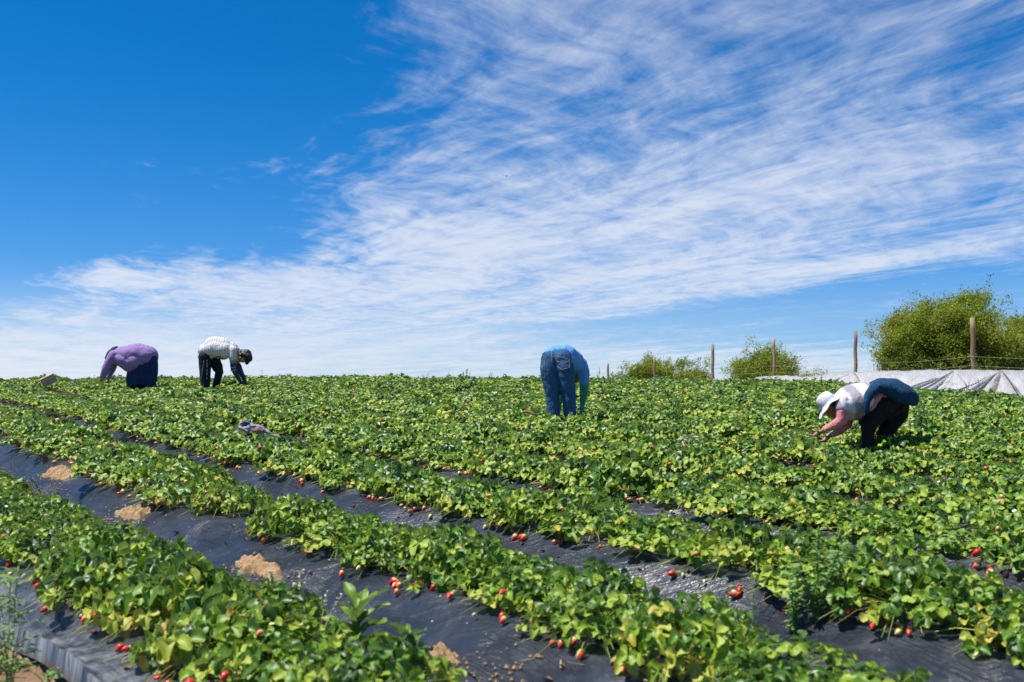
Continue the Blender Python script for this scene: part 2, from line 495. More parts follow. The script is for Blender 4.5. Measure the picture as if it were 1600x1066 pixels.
# sand heaps pinning the film
def sand_heap(pxx, pyy, D, rx, ry, label, i):
    # meet the ray with the furrow line
    best = None
    for t in np.arange(-3, 14, 0.02):
        X, Y = NX * D + DX * t, NY * D + DY * t
        x, y, dep = project((X, Y, H(X, Y)))
        if Y > 1 and (best is None or abs(x - pxx) < best[0]): best = (abs(x - pxx), X, Y)
    _, X, Y = best
    o_ = Vector((0, 0, EYE)); d_ = (ray(pxx, pyy - 4, 10) - o_).normalized(); q_ = o_ + d_ * 2
    while q_.z > H(q_.x, q_.y) and q_.y < 20: q_ = q_ + d_ * 0.02
    X, Y = q_.x * 0.8 + X * 0.2, q_.y * 0.8 + Y * 0.2
    rings, seg = 34, 110
    V = [[0, 0, 0]]
    rr = random.Random(i)
    ph = [rr.uniform(0, 6.28) for _ in range(4)]
    for k in range(1, rings + 1):
        r = k / rings
        for s in range(seg):
            a = 2 * math.pi * s / seg
            e = 1 + 0.18 * math.sin(2 * a + ph[0]) + 0.14 * math.sin(3 * a + ph[1]) + 0.09 * math.sin(7 * a + ph[2]) + 0.05 * math.sin(17 * a + ph[3])
            V.append([0.95 * rx * r * e * math.cos(a), 0.74 * ry * r * e * math.sin(a), 0])
    V = np.array(V)
    rn = np.concatenate([[0], np.repeat(np.arange(1, rings + 1) / rings, seg)])
    ca, sa = DX, DY
    wx = X + V[:, 0] * ca - V[:, 1] * sa; wy = Y + V[:, 0] * sa + V[:, 1] * ca
    hgt = 0.060 * (1 - rn ** 2) - 0.022 + 0.045 * vnoise(wx * 11, wy * 11) + 0.03 * vnoise(wx * 29, wy * 29) + 0.016 * vnoise(wx * 70, wy * 70)
    hgt = np.where(rn > 0.97, -0.04, hgt)
    wz = bed_h(wx, wy, True) + 0.012 + hgt
    T = [[0, 1 + s, 1 + (s + 1) % seg] for s in range(seg)]
    Qd = [[1 + (k - 1) * seg + s, 1 + k * seg + s, 1 + k * seg + (s + 1) % seg, 1 + (k - 1) * seg + (s + 1) % seg]
          for k in range(1, rings) for s in range(seg)]
    loc = np.array([X, Y, H(X, Y)])
    o = link('sand_heap', npmesh('sand_heap', np.stack([wx, wy, wz], -1) - loc, Qd, [M_SAND], T=T))
    o.location = loc
    tag(o, label, 'sand heap', 'sand heaps in the front furrow')


FD = D0 + SP / 2
sand_heap(92, 757, FD + 0.08, 0.24, 0.17, 'small heap of tan sand farthest up the furrow behind the front strawberry row', 1)
sand_heap(212, 815, FD + 0.06, 0.19, 0.15, 'middle tan sand heap where the plastic is pulled tight between two rows', 2)
sand_heap(402, 893, FD + 0.05, 0.23, 0.13, 'long tan sand heap on the black plastic left of the pale dry grass stalks', 3)
sand_heap(676, 1035, FD + 0.02, 0.15, 0.12, 'nearest sand heap at the bottom beside the broad leaved weeds', 4)


# ------------------------------------------------------------------ straw, dead leaves and crumbs of soil lying about
def litter():
    rg = random.Random(44); V, Tm, mi = [], [], []
    M_STRAW = mat('straw_bits', (0.46, 0.36, 0.20), 0.85); M_DEAD = mat('dead_leaf_bits', (0.17, 0.085, 0.04), 0.85)
    def place(Dv, t, kind_):
        Dv = Dv + float(shift(Dv, t)); X, Y = NX * Dv + DX * t, NY * Dv + DY * t
        z = float(bed_h(X, Y, True)) + 0.010
        if Dv < 0.95: z = float(base_h(X, Y)) + 0.03 * float(vnoise(X * 3, Y * 3)) + 0.05 * float(vnoise(X * 1.1, Y * 1.1)) - 0.025
        a = rg.uniform(0, 6.28); b0 = len(V)
        if kind_ == 0:      # straw
            l, w = rg.uniform(0.012, 0.05), rg.uniform(0.0012, 0.003); h_ = rg.uniform(0.0, 0.012)
            pts = [(-l, -w, 0), (l, -w, h_), (l, w, h_), (-l, w, 0), (0, 0, w * 2)]
            tri = [(0, 1, 4), (1, 2, 4), (2, 3, 4), (3, 0, 4)]
        elif kind_ == 1:    # curled dead leaf
            l = rg.uniform(0.010, 0.024)
            pts = [(-l, 0, 0.004), (0, -l * .7, 0.012), (l, 0, 0.003), (0, l * .7, 0.014), (0, 0, 0.002), (l * .6, l * .6, .01)]
            tri = [(0, 1, 4), (1, 2, 4), (2, 5, 4), (5, 3, 4), (3, 0, 4)]
        else:               # crumb
            l = rg.uniform(0.003, 0.011)
            pts = [(-l, 0, 0), (0, -l, 0), (l, 0, 0), (0, l, 0), (0, 0, l * 1.2), (0, 0, -l)]
            tri = [(0, 1, 4), (1, 2, 4), (2, 3, 4), (3, 0, 4)]
        ca, sa = math.cos(a), math.sin(a)
        for (x, y, zz2) in pts: V.append((X + x * ca - y * sa, Y + x * sa + y * ca, z + zz2))
        for q_ in tri: Tm.append(tuple(b0 + k_ for k_ in q_)); mi.append(kind_)
    for _ in range(420):
        i = rg.choice((0, 0, 1, 1, 1, 2, 2, 3)); place(D0 + i * SP - rg.uniform(0.22, 0.62), rg.uniform(-0.5, 10), rg.choice((0, 1, 1, 2, 2)))
    for _ in range(500): place(rg.uniform(0.2, 0.93), rg.uniform(2.3, 6), rg.choice((0, 0, 0, 1, 2, 2)))
    for (t_, n_) in ((9.3, 90), (7.2, 90), (5.1, 130), (3.0, 120)):
        for _ in range(n_): place(FDL + rg.gauss(0.05, 0.10), t_ + rg.gauss(0, 0.22), 2)
    o = link('litter', npmesh('litter', V, None, [M_STRAW, M_DEAD, M_SAND], T=Tm, mi=mi, smooth=False))
    tag(o, 'straw, dead leaf scraps and crumbs of soil on the plastic and the ground', 'litter', kind='stuff')


FDL = D0 + SP / 2
litter()


# ------------------------------------------------------------------ strawberry plants
def leaflets(base, Rm, L, W, fold, droop, rnd, ns, nt, rng, serr=True):
    """base (N,3), Rm (N,3,3) columns = along, across, normal; returns V, quads, rnd, vein"""
    N = len(L)
    s = np.linspace(0, 1, ns + 1); tt = np.linspace(-1, 1, nt + 1)
    S, Tn = np.meshgrid(s, tt, indexing='ij')
    prof = np.sin(np.pi * np.clip(S, 0, 1) ** 0.95) ** 0.5
    prof = np.where(S >= 0.999, 0.42, prof); prof = np.where(S <= 0.001, 0.10, prof)
    if serr and ns >= 6:
        zig = np.where(np.arange(ns + 1) % 2 == 0, 1.0, 0.84)[:, None]
        prof = np.where(np.abs(Tn) > 0.99, prof * zig, prof)
    x = S[None] * L[:, None, None]
    if serr and ns >= 6:
        x = x + np.where(np.abs(Tn) > 0.99, 0.05, 0)[None] * L[:, None, None] * np.sin(np.pi * S)[None]
    hw = prof[None] * W[:, None, None]
    yy = Tn[None] * hw
    z = fold[:, None, None] * np.abs(yy) * (0.45 + 0.75 * np.abs(Tn)[None]) - droop[:, None, None] * (S[None] ** 2) * L[:, None, None]
    ph = rng.random(N)[:, None, None] * 6.28
    z = z + 0.06 * L[:, None, None] * np.sin(S[None] * 9 + ph + 2 * Tn[None]) * np.abs(Tn[None])
    P = np.stack([x, yy, z], -1).reshape(N, -1, 3)
    V = np.einsum('nij,nkj->nki', Rm, P) + base[:, None, :]
    K = (ns + 1) * (nt + 1)
    idx = np.arange(K).reshape(ns + 1, nt + 1)
    q = np.stack([idx[:-1, :-1], idx[1:, :-1], idx[1:, 1:], idx[:-1, 1:]], -1).reshape(-1, 4)
    Qd = (q[None] + (np.arange(N) * K)[:, None, None]).reshape(-1, 4)
    vein = np.broadcast_to(np.abs(Tn)[None], (N, ns + 1, nt + 1)).reshape(-1)
    return V.reshape(-1, 3), Qd, np.repeat(rnd, K), vein


def frames(along, normal):
    a = along / np.linalg.norm(along, axis=-1, keepdims=True)
    n = normal - (normal * a).sum(-1, keepdims=True) * a
    n = n / np.maximum(np.linalg.norm(n, axis=-1, keepdims=True), 1e-6)
    b = np.cross(n, a)
    return np.stack([a, b, n], -1)


def tubes(P0, P1, P2, r, rnd, seg=3, sides=3):
    """quadratic bezier tubes, vectorised"""
    N = len(P0); u_ = np.linspace(0, 1, seg + 1)
    C = ((1 - u_)[None, :, None] ** 2) * P0[:, None] + (2 * u_ * (1 - u_))[None, :, None] * P1[:, None] + (u_[None, :, None] ** 2) * P2[:, None]
    d = P2 - P0; d /= np.maximum(np.linalg.norm(d, axis=-1, keepdims=True), 1e-6)
    up = np.where(np.abs(d[:, 2:3]) > 0.9, np.array([[1.0, 0, 0]]), np.array([[0, 0, 1.0]]))
    a = np.cross(d, up); a /= np.linalg.norm(a, axis=-1, keepdims=True); b = np.cross(d, a)
    ang = np.arange(sides) * 2 * math.pi / sides
    ring = np.cos(ang)[None, :, None] * a[:, None] + np.sin(ang)[None, :, None] * b[:, None]
    rr = (r[:, None] * np.linspace(1, 0.65, seg + 1)[None])[:, :, None, None]
    V = C[:, :, None, :] + ring[:, None] * rr
    K = (seg + 1) * sides
    q = []
    for k in range(seg):
        for s_ in range(sides):
            q.append([k * sides + s_, k * sides + (s_ + 1) % sides, (k + 1) * sides + (s_ + 1) % sides, (k + 1) * sides + s_])
    q = np.array(q)
    return V.reshape(-1, 3), (q[None] + (np.arange(N) * K)[:, None, None]).reshape(-1, 4), np.repeat(rnd, K)


def plant_arrays(rng, nleaf, ns, nt, rad=0.36, hgt=0.19, scale=1.0):
    phi = rng.random(nleaf) * 2 * math.pi
    rr = np.sqrt(rng.random(nleaf)) * 0.97
    dome = hgt * (1 - 0.80 * rr ** 2.4)
    layer = rng.random(nleaf) ** 0.55
    z = 0.03 + dome * (0.35 + 0.65 * layer) + rng.normal(0, 0.012, nleaf)
    low = rng.random(nleaf) < 0.20
    z = np.where(low, 0.03 + 0.05 * rng.random(nleaf), z)
    r = rr * rad * (1 + 0.08 * rng.normal(size=nleaf))
    tip = np.stack([r * np.cos(phi), r * np.sin(phi), z], -1)
    out = np.stack([np.cos(phi), np.sin(phi), 0 * phi], -1)
    # leaf normals: up, leaning outwards on the flanks
    nrm = np.array([[0, 0, 1.0]]) + out * (0.15 + 0.75 * rr ** 2)[:, None] + rng.normal(0, 0.48, (nleaf, 3))
    az = phi + rng.normal(0, 0.9, nleaf)
    fwd = np.stack([np.cos(az), np.sin(az), -0.15 - 0.4 * rr], -1)
    B = frames(fwd, nrm)
    # age of leaf: mostly greens, outer and low ones yellower
    age = np.clip(rng.normal(0.42, 0.23, nleaf) + 0.17 * (rr > 0.8) + 0.14 * (layer < 0.35), 0.02, 0.82)
    old = rng.random(nleaf) < (0.035 + 0.33 * low)
    age = np.where(old, rng.uniform(0.80, 1.0, nleaf), age)
    L = rng.uniform(0.050, 0.074, nleaf) * scale * np.where(layer > 0.5, 1.0, 0.88)
    bases, Rms, Ls, Ws, fo, dr, ag = [], [], [], [], [], [], []
    for k, da in enumerate((0.0, 1.28, -1.28)):
        a = B[..., 0] * math.cos(da) + B[..., 1] * math.sin(da)
        tilt = rng.normal(0, 0.16, (nleaf, 3))
        Fm = frames(a, B[..., 2] + tilt + B[..., 1] * (0.25 * -np.sign(da)) * 1.0)
        bases.append(tip + a * 0.004); Rms.append(Fm)
        f = 1.0 if k == 0 else 0.92
        Ls.append(L * f); Ws.append(L * f * rng.uniform(0.46, 0.58, nleaf))
        fo.append(rng.uniform(0.15, 0.95, nleaf)); dr.append(rng.uniform(-0.1, 0.6, nleaf)); ag.append(age + rng.normal(0, 0.03, nleaf))
    V, Qd, rn, ve = leaflets(np.concatenate(bases), np.concatenate(Rms), np.concatenate(Ls), np.concatenate(Ws),
                             np.concatenate(fo), np.concatenate(dr), np.clip(np.concatenate(ag), 0, 1), ns, nt, rng)
    # petioles
    P0 = np.stack([rng.normal(0, 0.02, nleaf), rng.normal(0, 0.02, nleaf), np.full(nleaf, -0.01)], -1)
    P1 = tip * np.array([[0.35, 0.35, 0.0]]) + np.stack([0 * z, 0 * z, z * 0.9], -1)
    # straggling yellow stalks lying outwards over the film
    ne = 36
    pe = rng.random(ne) * 6.28; re_ = rng.uniform(0.28, 0.51, ne) * rad / 0.36
    E2 = np.stack([re_ * np.cos(pe), re_ * np.sin(pe), rng.uniform(-0.03, 0.035, ne)], -1)
    E0 = np.stack([rng.normal(0, 0.05, ne), rng.normal(0, 0.05, ne), np.full(ne, 0.01)], -1)
    E1 = E2 * np.array([[0.6, 0.6, 0]]) + np.stack([0 * pe, 0 * pe, rng.uniform(0.05, 0.13, ne)], -1)
    sv, sq, sr = tubes(np.concatenate([P0, E0]), np.concatenate([P1, E1]), np.concatenate([tip, E2]),
                       np.concatenate([np.full(nleaf, 0.0017), rng.uniform(0.0022, 0.0042, ne)]) * scale,
                       np.concatenate([np.clip(rng.normal(0.3, 0.15, nleaf), 0, 0.6), np.clip(rng.normal(0.62, 0.2, ne), 0.2, 1)]))
    return (V, Qd, rn, ve), (sv, sq, sr)


variants = {}
for lod, (cnt, nleaf, ns, nt, scl) in {'near': (9, 112, 8, 4, 0.80), 'mid': (8, 104, 5, 2, 0.80), 'wide': (8, 138, 3, 2, 0.82)}.items():
    L_ = []
    for k in range(cnt):
        rg = np.random.default_rng(100 + k + {'near': 0, 'mid': 50, 'wide': 70}[lod])
        hg = 0.11 + 0.08 * rg.random()
        (V, Qd, rn, ve), (sv, sq, sr) = plant_arrays(rg, nleaf, ns, nt, (0.265 + 0.05 * rg.random()) * (1.12 if lod == 'wide' else 1.0), hg, scl * rg.uniform(0.9, 1.12))
        fm = npmesh('foliage', V, Qd, [M_LEAF], attrs={'rnd': rn, 'vein': ve})
        sm = npmesh('stems', sv, sq, [M_STEM], attrs={'rnd': sr})
        L_.append((fm, sm, (V, Qd, rn, ve), (sv, sq, sr)))
    variants[lod] = L_


def berry_mesh(name, m, seg=12, rings=9, length=0.040, wid=0.0165):
    V, Qd = [], []
    for k in range(rings + 1):
        f = k / rings
        r = wid * (math.sin(math.pi * min(1, f * 0.92 + 0.06)) ** 0.55) * (1.08 - 0.55 * f)
        if k == rings: r = 0.0012
        for s_ in range(seg):
            a = 2 * math.pi * s_ / seg
            V.append((r * math.cos(a), r * math.sin(a), -length * f))
    for k in range(rings):
        for s_ in range(seg):
            Qd.append((k * seg + s_, (k + 1) * seg + s_, (k + 1) * seg + (s_ + 1) % seg, k * seg + (s_ + 1) % seg))
    return npmesh(name, V, Qd, [m]), (np.array(V), np.array(Qd))


def calyx_mesh():
    bm = bmesh.new()
    for k in range(9):
        a = 2 * math.pi * k / 9
        ca, sa = math.cos(a), math.sin(a)
        def p(r, w, z): return bm.verts.new((r * ca - w * sa, r * sa + w * ca, z))
        c0, l, r_, e = p(0.0, 0, 0.003), p(0.009, 0.0038, 0.004), p(0.009, -0.0038, 0.004), p(0.019, 0, -0.002 + 0.007 * (k % 2))
        bm.faces.new((c0, r_, e, l))
    r0 = [bm.verts.new((0.0014 * math.cos(q * 2.094), 0.0014 * math.sin(q * 2.094), 0.002)) for q in range(3)]
    r1 = [bm.verts.new((0.006 + 0.0012 * math.cos(q * 2.094), 0.0012 * math.sin(q * 2.094), 0.035)) for q in range(3)]
    for q in range(3): bm.faces.new((r0[q], r0[(q + 1) % 3], r1[(q + 1) % 3], r1[q]))
    me = bpy.data.meshes.new('calyx'); bm.to_mesh(me); bm.free()
    me.materials.append(M_CAL); return me


M_CAL = mat('calyx_green', (0.26, 0.36, 0.05), 0.55, transl=0.2)
BER = {k: berry_mesh('strawberry', m)[0] for k, m in (('ripe', M_RIPE), ('half', M_HALF), ('pale', M_PALE))}
_bv = berry_mesh('b', M_RIPE, 6, 4)[1]
CAL = calyx_mesh()


def flower_mesh():
    bm = bmesh.new()
    for k in range(5):
        a = 2 * math.pi * k / 5
        vs = []
        for r, w in ((0.003, -0.003), (0.008, -0.0065), (0.014, -0.005), (0.0155, 0), (0.014, 0.005), (0.008, 0.0065), (0.003, 0.003)):
            vs.append(bm.verts.new((r * math.cos(a) - w * math.sin(a), r * math.sin(a) + w * math.cos(a), 0.002 + r * 0.25)))
        bm.faces.new(vs)
    c = bmesh.ops.create_uvsphere(bm, u_segments=8, v_segments=5, radius=0.0045)
    for v_ in c['verts']:
        v_.co.z = v_.co.z * 0.6 + 0.004
        for f in v_.link_faces: f.material_index = 1
    me = bpy.data.meshes.new('flower'); bm.to_mesh(me); bm.free()
    me.materials.append(M_WHITE); me.materials.append(M_YEL); return me


FLO = flower_mesh()

# candidate plant positions
cands = []
pr = random.Random(5)
for i in range(NROW):
    rr = row_range(i)
    if rr is None: continue
    t = rr[0]; k = 0
    while t < rr[1]:
        D = D0 + i * SP + 0.03 + (0.10 if k % 2 else -0.10) + pr.uniform(-0.04, 0.04)
        tj = t + pr.uniform(-0.05, 0.05)
        D = D + float(shift(D, tj))
        X, Y = NX * D + DX * tj, NY * D + DY * tj
        if X < fenceX(Y) - 1.15 and Y < 26.2 and not (i > 0 and pr.random() < 0.04):
            x, y, dep = project((X, Y, H(X, Y) + 0.12))
            inside = (-20 < x < 1620) and (y < 1100) and dep > 1.5
            cands.append([i, D, tj, X, Y, float(x), float(y), float(dep), inside])
        t += pr.uniform(0.235, 0.285); k += 1
inv = sorted([c for c in cands if c[8]], key=lambda c: c[7])
solo = inv[:296]
solo_ids = set(id(c) for c in solo)
rest = [c for c in cands if id(c) not in solo_ids]
GR = 'strawberry plants growing in the rows'


def around(D, t):  # heading of near flank of the bed: towards the camera, down the shoulder
    return math.atan2(-NY, -NX)


ROWN = ['front', 'second', 'third', 'fourth', 'fifth', 'sixth', 'seventh', 'eighth', 'ninth', 'tenth']
for n, (i, D, t, X, Y, x, y, dep, ins) in enumerate(solo):
    rg = random.Random(1000 + n)
    lod = 'near' if dep < 6.5 else ('mid' if i < 2 else 'wide')
    fm, sm = rg.choice(variants[lod])[:2]
    z = H(X, Y)
    root = empty('strawberry_plant', (X, Y, z - 0.01), None, 'strawberry plant', GR, rg.uniform(0, 6.28))
    sc_ = rg.uniform(0.80, 1.10)
    sc_ *= 1.12 if (i >= 2 and lod == 'near') else (1.0 + 0.22 * float(sstep(6.5, 9.5, t)))
    root.scale = (sc_, sc_, min(sc_, 1.05) * rg.uniform(0.76, 1.2))
    # a weak gap now and then
    link('foliage', fm, root); link('stems', sm, root)
    kinds = []
    inv_rot = Matrix.Rotation(-root.rotation_euler.z, 3, 'Z')
    nb = rg.choices([0, 1, 2, 3, 4, 5], [9, 8, 14, 20, 26, 24])[0]
    bt, bo_ = t, 0.34
    cdir = around(D, t) + rg.uniform(-0.5, 0.5)
    for b_ in range(nb):
        kd = rg.choices(['ripe', 'half', 'pale'], [31, 37, 32])[0]
        a = around(D, t) + rg.uniform(-0.7, 0.7)
        up_ = 0.0
        if rg.random() < 0.86:      # on the camera-side shoulder of the bed, in a bunch
            if b_ == 0 or rg.random() < 0.35: bt = t + rg.uniform(-0.14, 0.14); bo_ = rg.uniform(0.25, 0.34) * (1.15 if i >= 2 else 1.0)
            Db = D0 + i * SP - bo_ + rg.uniform(-0.025, 0.025); tb = bt + rg.uniform(-0.045, 0.045)
            Db = Db + float(shift(Db, tb))
            bx, by = NX * Db + DX * tb, NY * Db + DY * tb
        else:
            r = rg.uniform(0.12, 0.3); bx, by = X + r * math.cos(a), Y + r * math.sin(a); up_ = rg.uniform(0.05, 0.13)
        bz = float(bed_h(bx, by, True)) + 0.030 + up_
        sc = rg.uniform(0.68, 1.12) * (0.8 if kd == 'pale' else 1.0)
        bo = link('strawberry', BER[kd], root)
        lp = inv_rot @ (Vector((bx, by, bz)) - Vector((X, Y, z - 0.01)))
        bo.location = Vector((lp.x / sc_, lp.y / sc_, lp.z / root.scale.z))
        # lying on the film: tip pointing outwards and down
        bo.rotation_euler = Euler((0, R(-rg.uniform(35, 85)), a - root.rotation_euler.z), 'XYZ')
        bo.scale = (sc / sc_,) * 3
        co = link('calyx', CAL, bo)
        kinds.append(kd)
    fl = 0
    if rg.random() < 0.12:
        fl = 1
        fo_ = link('flower', FLO, root)
        a = rg.uniform(0, 6.28); r = rg.uniform(0.05, 0.2)
        fo_.scale = (0.75,) * 3; fo_.location = (r * math.cos(a), r * math.sin(a), 0.20); fo_.rotation_euler = (rg.uniform(-.5, .5), rg.uniform(-.5, .5), 0)
    what = {'ripe': 'red', 'half': 'pinkish', 'pale': 'unripe berries'}
    ks = [what[k_] for k_ in ('ripe', 'half', 'pale') if k_ in kinds]
    if ks and not ks[-1].endswith('berries'): ks[-1] += ' berries'
    side = 'left' if x < 533 else ('right' if x > 1066 else 'middle')
    root['label'] = '%s strawberry plant%s%s, %s row, photo %s' % (
        rg.choice(('bushy', 'leafy', 'spreading')), ' with ' + ', '.join(ks) if ks else ' without fruit', ' and flower' if fl else '', ROWN[min(i, 9)], side)

# everything farther off, and what stands just outside the frame: one mass
Vs, Qs, Rs, Es, Ms = [], [], [], [], []
off_ = 0
far_rng = random.Random(77)
def add_far(V, Qd, rn, ve, mi):
    global off_
    Vs.append(V); Qs.append(Qd + off_); Rs.append(rn); Es.append(ve); Ms.append(np.full(len(Qd), mi)); off_ += len(V)
for (i, D, t, X, Y, x, y, dep, ins) in rest:
    vr = far_rng.choice(variants['mid' if i < 2 else 'wide'])
    a = far_rng.uniform(0, 6.28); s_ = far_rng.uniform(0.84, 1.12) * (1.0 + 0.24 * float(sstep(6.5, 9.5, t)))
    z = H(X, Y) - 0.01
    ca, sa = math.cos(a) * s_, math.sin(a) * s_
    M3 = np.array([[ca, -sa, 0], [sa, ca, 0], [0, 0, min(s_, 1.0) * far_rng.uniform(0.62, 1.10)]])
    T3 = np.array([X, Y, z])
    V, Qd, rn, ve = vr[2]; sh = far_rng.uniform(-0.12, 0.08)
    add_far(V @ M3.T + T3, Qd, np.clip(rn + sh, 0, 1), ve, 0)
    V, Qd, rn = vr[3]
    add_far(V @ M3.T + T3, Qd, rn, 0 * rn, 1)
    nb = far_rng.choices([0, 1, 2, 3, 4], [25, 20, 25, 18, 12])[0]
    ad = around(D, t) + far_rng.uniform(-0.6, 0.6)
    for b_ in range(nb):
        aa = ad + far_rng.uniform(-0.3, 0.3); r = far_rng.uniform(0.30, 0.42)
        bx, by = X + r * math.cos(aa), Y + r * math.sin(aa)
        bz = float(bed_h(bx, by)) + 0.04 + (0.08 * far_rng.random() if far_rng.random() < 0.4 else 0)
        Mr = np.array(Euler((0, R(-60), aa)).to_matrix())
        Vb = (_bv[0] @ Mr.T) * far_rng.uniform(0.9, 1.3) + np.array([bx, by, bz])
        add_far(Vb, _bv[1], 0 * Vb[:, 0], 0 * Vb[:, 0], far_rng.choices([2, 3, 4], [45, 20, 35])[0])
M_RIPEF = mat('far_ripe_strawberry', (0.60, 0.02, 0.012), 0.3)
M_HALFF = mat('far_turning_strawberry', (0.72, 0.25, 0.10), 0.35)
M_PALEF = mat('far_unripe_strawberry', (0.62, 0.58, 0.20), 0.4)
far = link('strawberry_field', npmesh('strawberry_field', np.concatenate(Vs), np.concatenate(Qs), [M_LEAF, M_STEM, M_RIPEF, M_HALFF, M_PALEF],
           attrs={'rnd': np.concatenate(Rs), 'vein': np.concatenate(Es)}, mi=np.concatenate(Ms)))
tag(far, 'dense green mass of strawberry plants up to the crest of the hill', 'strawberry field', kind='stuff')
print('plants: individual', len(solo), 'rest', len(rest), 'farthest individual', solo[-1][7])
#PART2

# ------------------------------------------------------------------ soft body builder
def blob_mesh(name, chains, Y, vox=0.012, smooth=4, mats=(), wr=0.0, wrs=0.08, seed=0, ells=()):
    """one continuous surface grown round chains of joints.
    chains: lists of (photo x, photo y, depth offset m, radius in photo px); ells: (x, y, d, (rx, ry, rz) m, euler)"""
    bm = bmesh.new()
    for ch in chains:
        pts = [(ray(p[0], p[1], Y + p[2]), p[3] * (Y + p[2]) / F) for p in ch]
        for (p, r) in pts:
            bmesh.ops.create_icosphere(bm, subdivisions=3, radius=r, matrix=Matrix.Translation(p))
        for (p, r), (q, s) in zip(pts, pts[1:]):
            d = q - p
            if d.length < 1e-4: continue
            mtx = Matrix.Translation((p + q) / 2) @ d.to_track_quat('Z', 'Y').to_matrix().to_4x4()
            bmesh.ops.create_cone(bm, cap_ends=True, segments=24, radius1=r, radius2=s, depth=d.length, matrix=mtx)
    for (x, y, dd, rad, eu) in ells:
        mtx = Matrix.Translation(ray(x, y, Y + dd)) @ Euler(eu).to_matrix().to_4x4() @ Matrix.Diagonal((*rad, 1))
        bmesh.ops.create_icosphere(bm, subdivisions=4, radius=1.0, matrix=mtx)
    me = bpy.data.meshes.new('tmp'); bm.to_mesh(me); bm.free()
    o = bpy.data.objects.new('tmp', me); COL.objects.link(o)
    rm = o.modifiers.new('r', 'REMESH'); rm.mode = 'VOXEL'; rm.voxel_size = vox; rm.use_smooth_shade = True
    sm = o.modifiers.new('s', 'SMOOTH'); sm.factor = 0.5; sm.iterations = smooth
    if wr > 0:
        tx = bpy.data.textures.new('w', 'CLOUDS'); tx.noise_scale = wrs; tx.noise_depth = 2
        dm = o.modifiers.new('d', 'DISPLACE'); dm.texture = tx; dm.strength = wr; dm.mid_level = 0.5; dm.texture_coords = 'GLOBAL'
    dg = bpy.context.evaluated_depsgraph_get()
    out = bpy.data.meshes.new_from_object(o.evaluated_get(dg)); out.name = name
    bpy.data.objects.remove(o); bpy.data.meshes.remove(me)
    for p in out.polygons: p.use_smooth = True
    out.materials.clear()
    for m in mats: out.materials.append(m)
    return out


def cloth(name, c1, c2, rough=0.85, scale=14, bump=0.5, bdist=0.012, fn=None, transl=0.0):
    def f(q, b):
        tc = q.node('ShaderNodeTexCoord').outputs['Object']
        n = q.noise(tc, scale, 5, 0.6, 0.6)
        fold = q.noise(q.xyz(*[q.m('MULTIPLY', s_, k_) for s_, k_ in zip(q.sep(tc)[:3], (9.0, 9.0, 4.0))]), 1.4, 4, 0.55, 1.4)
        col = q.mix(q.rng(n, 0.3, 0.7), (*c1, 1), (*c2, 1))
        if fn: col = fn(q, tc, col)
        q.l.new(col, b.inputs['Base Color'])
        q.l.new(q.bump(q.m('ADD', q.m('MULTIPLY', n, 0.35), fold), bump, bdist * 3), b.inputs['Normal'])
    return mat(name, rough=rough, fn=f, spec=0.25, transl=transl)


M_SKIN = simple_noise('skin', (0.36, 0.19, 0.12), (0.44, 0.24, 0.15), 20, 0.55, 0.1, 0.003)
M_SKIND = simple_noise('tanned_skin', (0.28, 0.14, 0.085), (0.36, 0.19, 0.115), 20, 0.55, 0.1, 0.003)
M_HAIR = simple_noise('black_hair', (0.012, 0.011, 0.012), (0.03, 0.028, 0.03), 60, 0.5, 0.6, 0.006, (1, 1, 0.3))
M_EYE = mat('eye', (0.03, 0.02, 0.015), 0.3)


def sock(name, x, y, d, Y, r, parent, m, fl=(1, 1, 1), eu=(0, 0, 0)):
    bm = bmesh.new(); bmesh.ops.create_icosphere(bm, subdivisions=3, radius=1)
    p = ray(x, y, Y + d)
    bm.transform(Matrix.Translation(p - parent.location) @ Euler(eu).to_matrix().to_4x4() @ Matrix.Diagonal((r * fl[0], r * fl[1], r * fl[2], 1)))
    me = bpy.data.meshes.new(name); bm.to_mesh(me); bm.free(); me.materials.append(m)
    for f in me.polygons: f.use_smooth = True
    return link(name, me, parent)


def hand_chains(x, y, d, ux, uy, Y, k=1.0, sgn=1):
    """palm and five curled fingers; (ux,uy) photo direction the hand points in; sizes in metres turned to photo px"""
    s = F / Y * k
    vx, vy = -uy, ux
    ch = [[(x, y, d, 0.020 * s), (x + ux * 0.045 * s, y + uy * 0.045 * s, d, 0.026 * s), (x + ux * 0.08 * s, y + uy * 0.08 * s, d, 0.024 * s)]]
    for f, (off, ln) in enumerate(((-0.027, 0.062), (-0.009, 0.075), (0.009, 0.070), (0.026, 0.055))):
        bx, by, bd = x + ux * 0.085 * s, y + uy * 0.085 * s, d + off
        ch.append([(bx, by, bd, 0.0095 * s), (bx + (ux * ln * 0.55 + vx * 0.012) * s, by + (uy * ln * 0.55 + vy * 0.012) * s, bd, 0.0088 * s),
                   (bx + (ux * ln * 0.8 + vx * 0.035) * s, by + (uy * ln * 0.8 + vy * 0.035) * s, bd, 0.0078 * s)])
    ch.append([(x + ux * 0.03 * s, y + uy * 0.03 * s, d - 0.02 * sgn, 0.011 * s), (x + (ux * 0.05 + vx * 0.03) * s, y + (uy * 0.05 + vy * 0.03) * s, d - 0.045 * sgn, 0.0095 * s),
               (x + (ux * 0.075 + vx * 0.045) * s, y + (uy * 0.075 + vy * 0.045) * s, d - 0.045 * sgn, 0.0085 * s)])
    return ch


def feet_y(xx, Y):
    p = ray(xx, 600, Y); h = H(p.x, Y)
    # photo row of the ground at that spot
    return float(project((p.x, Y, h))[1])


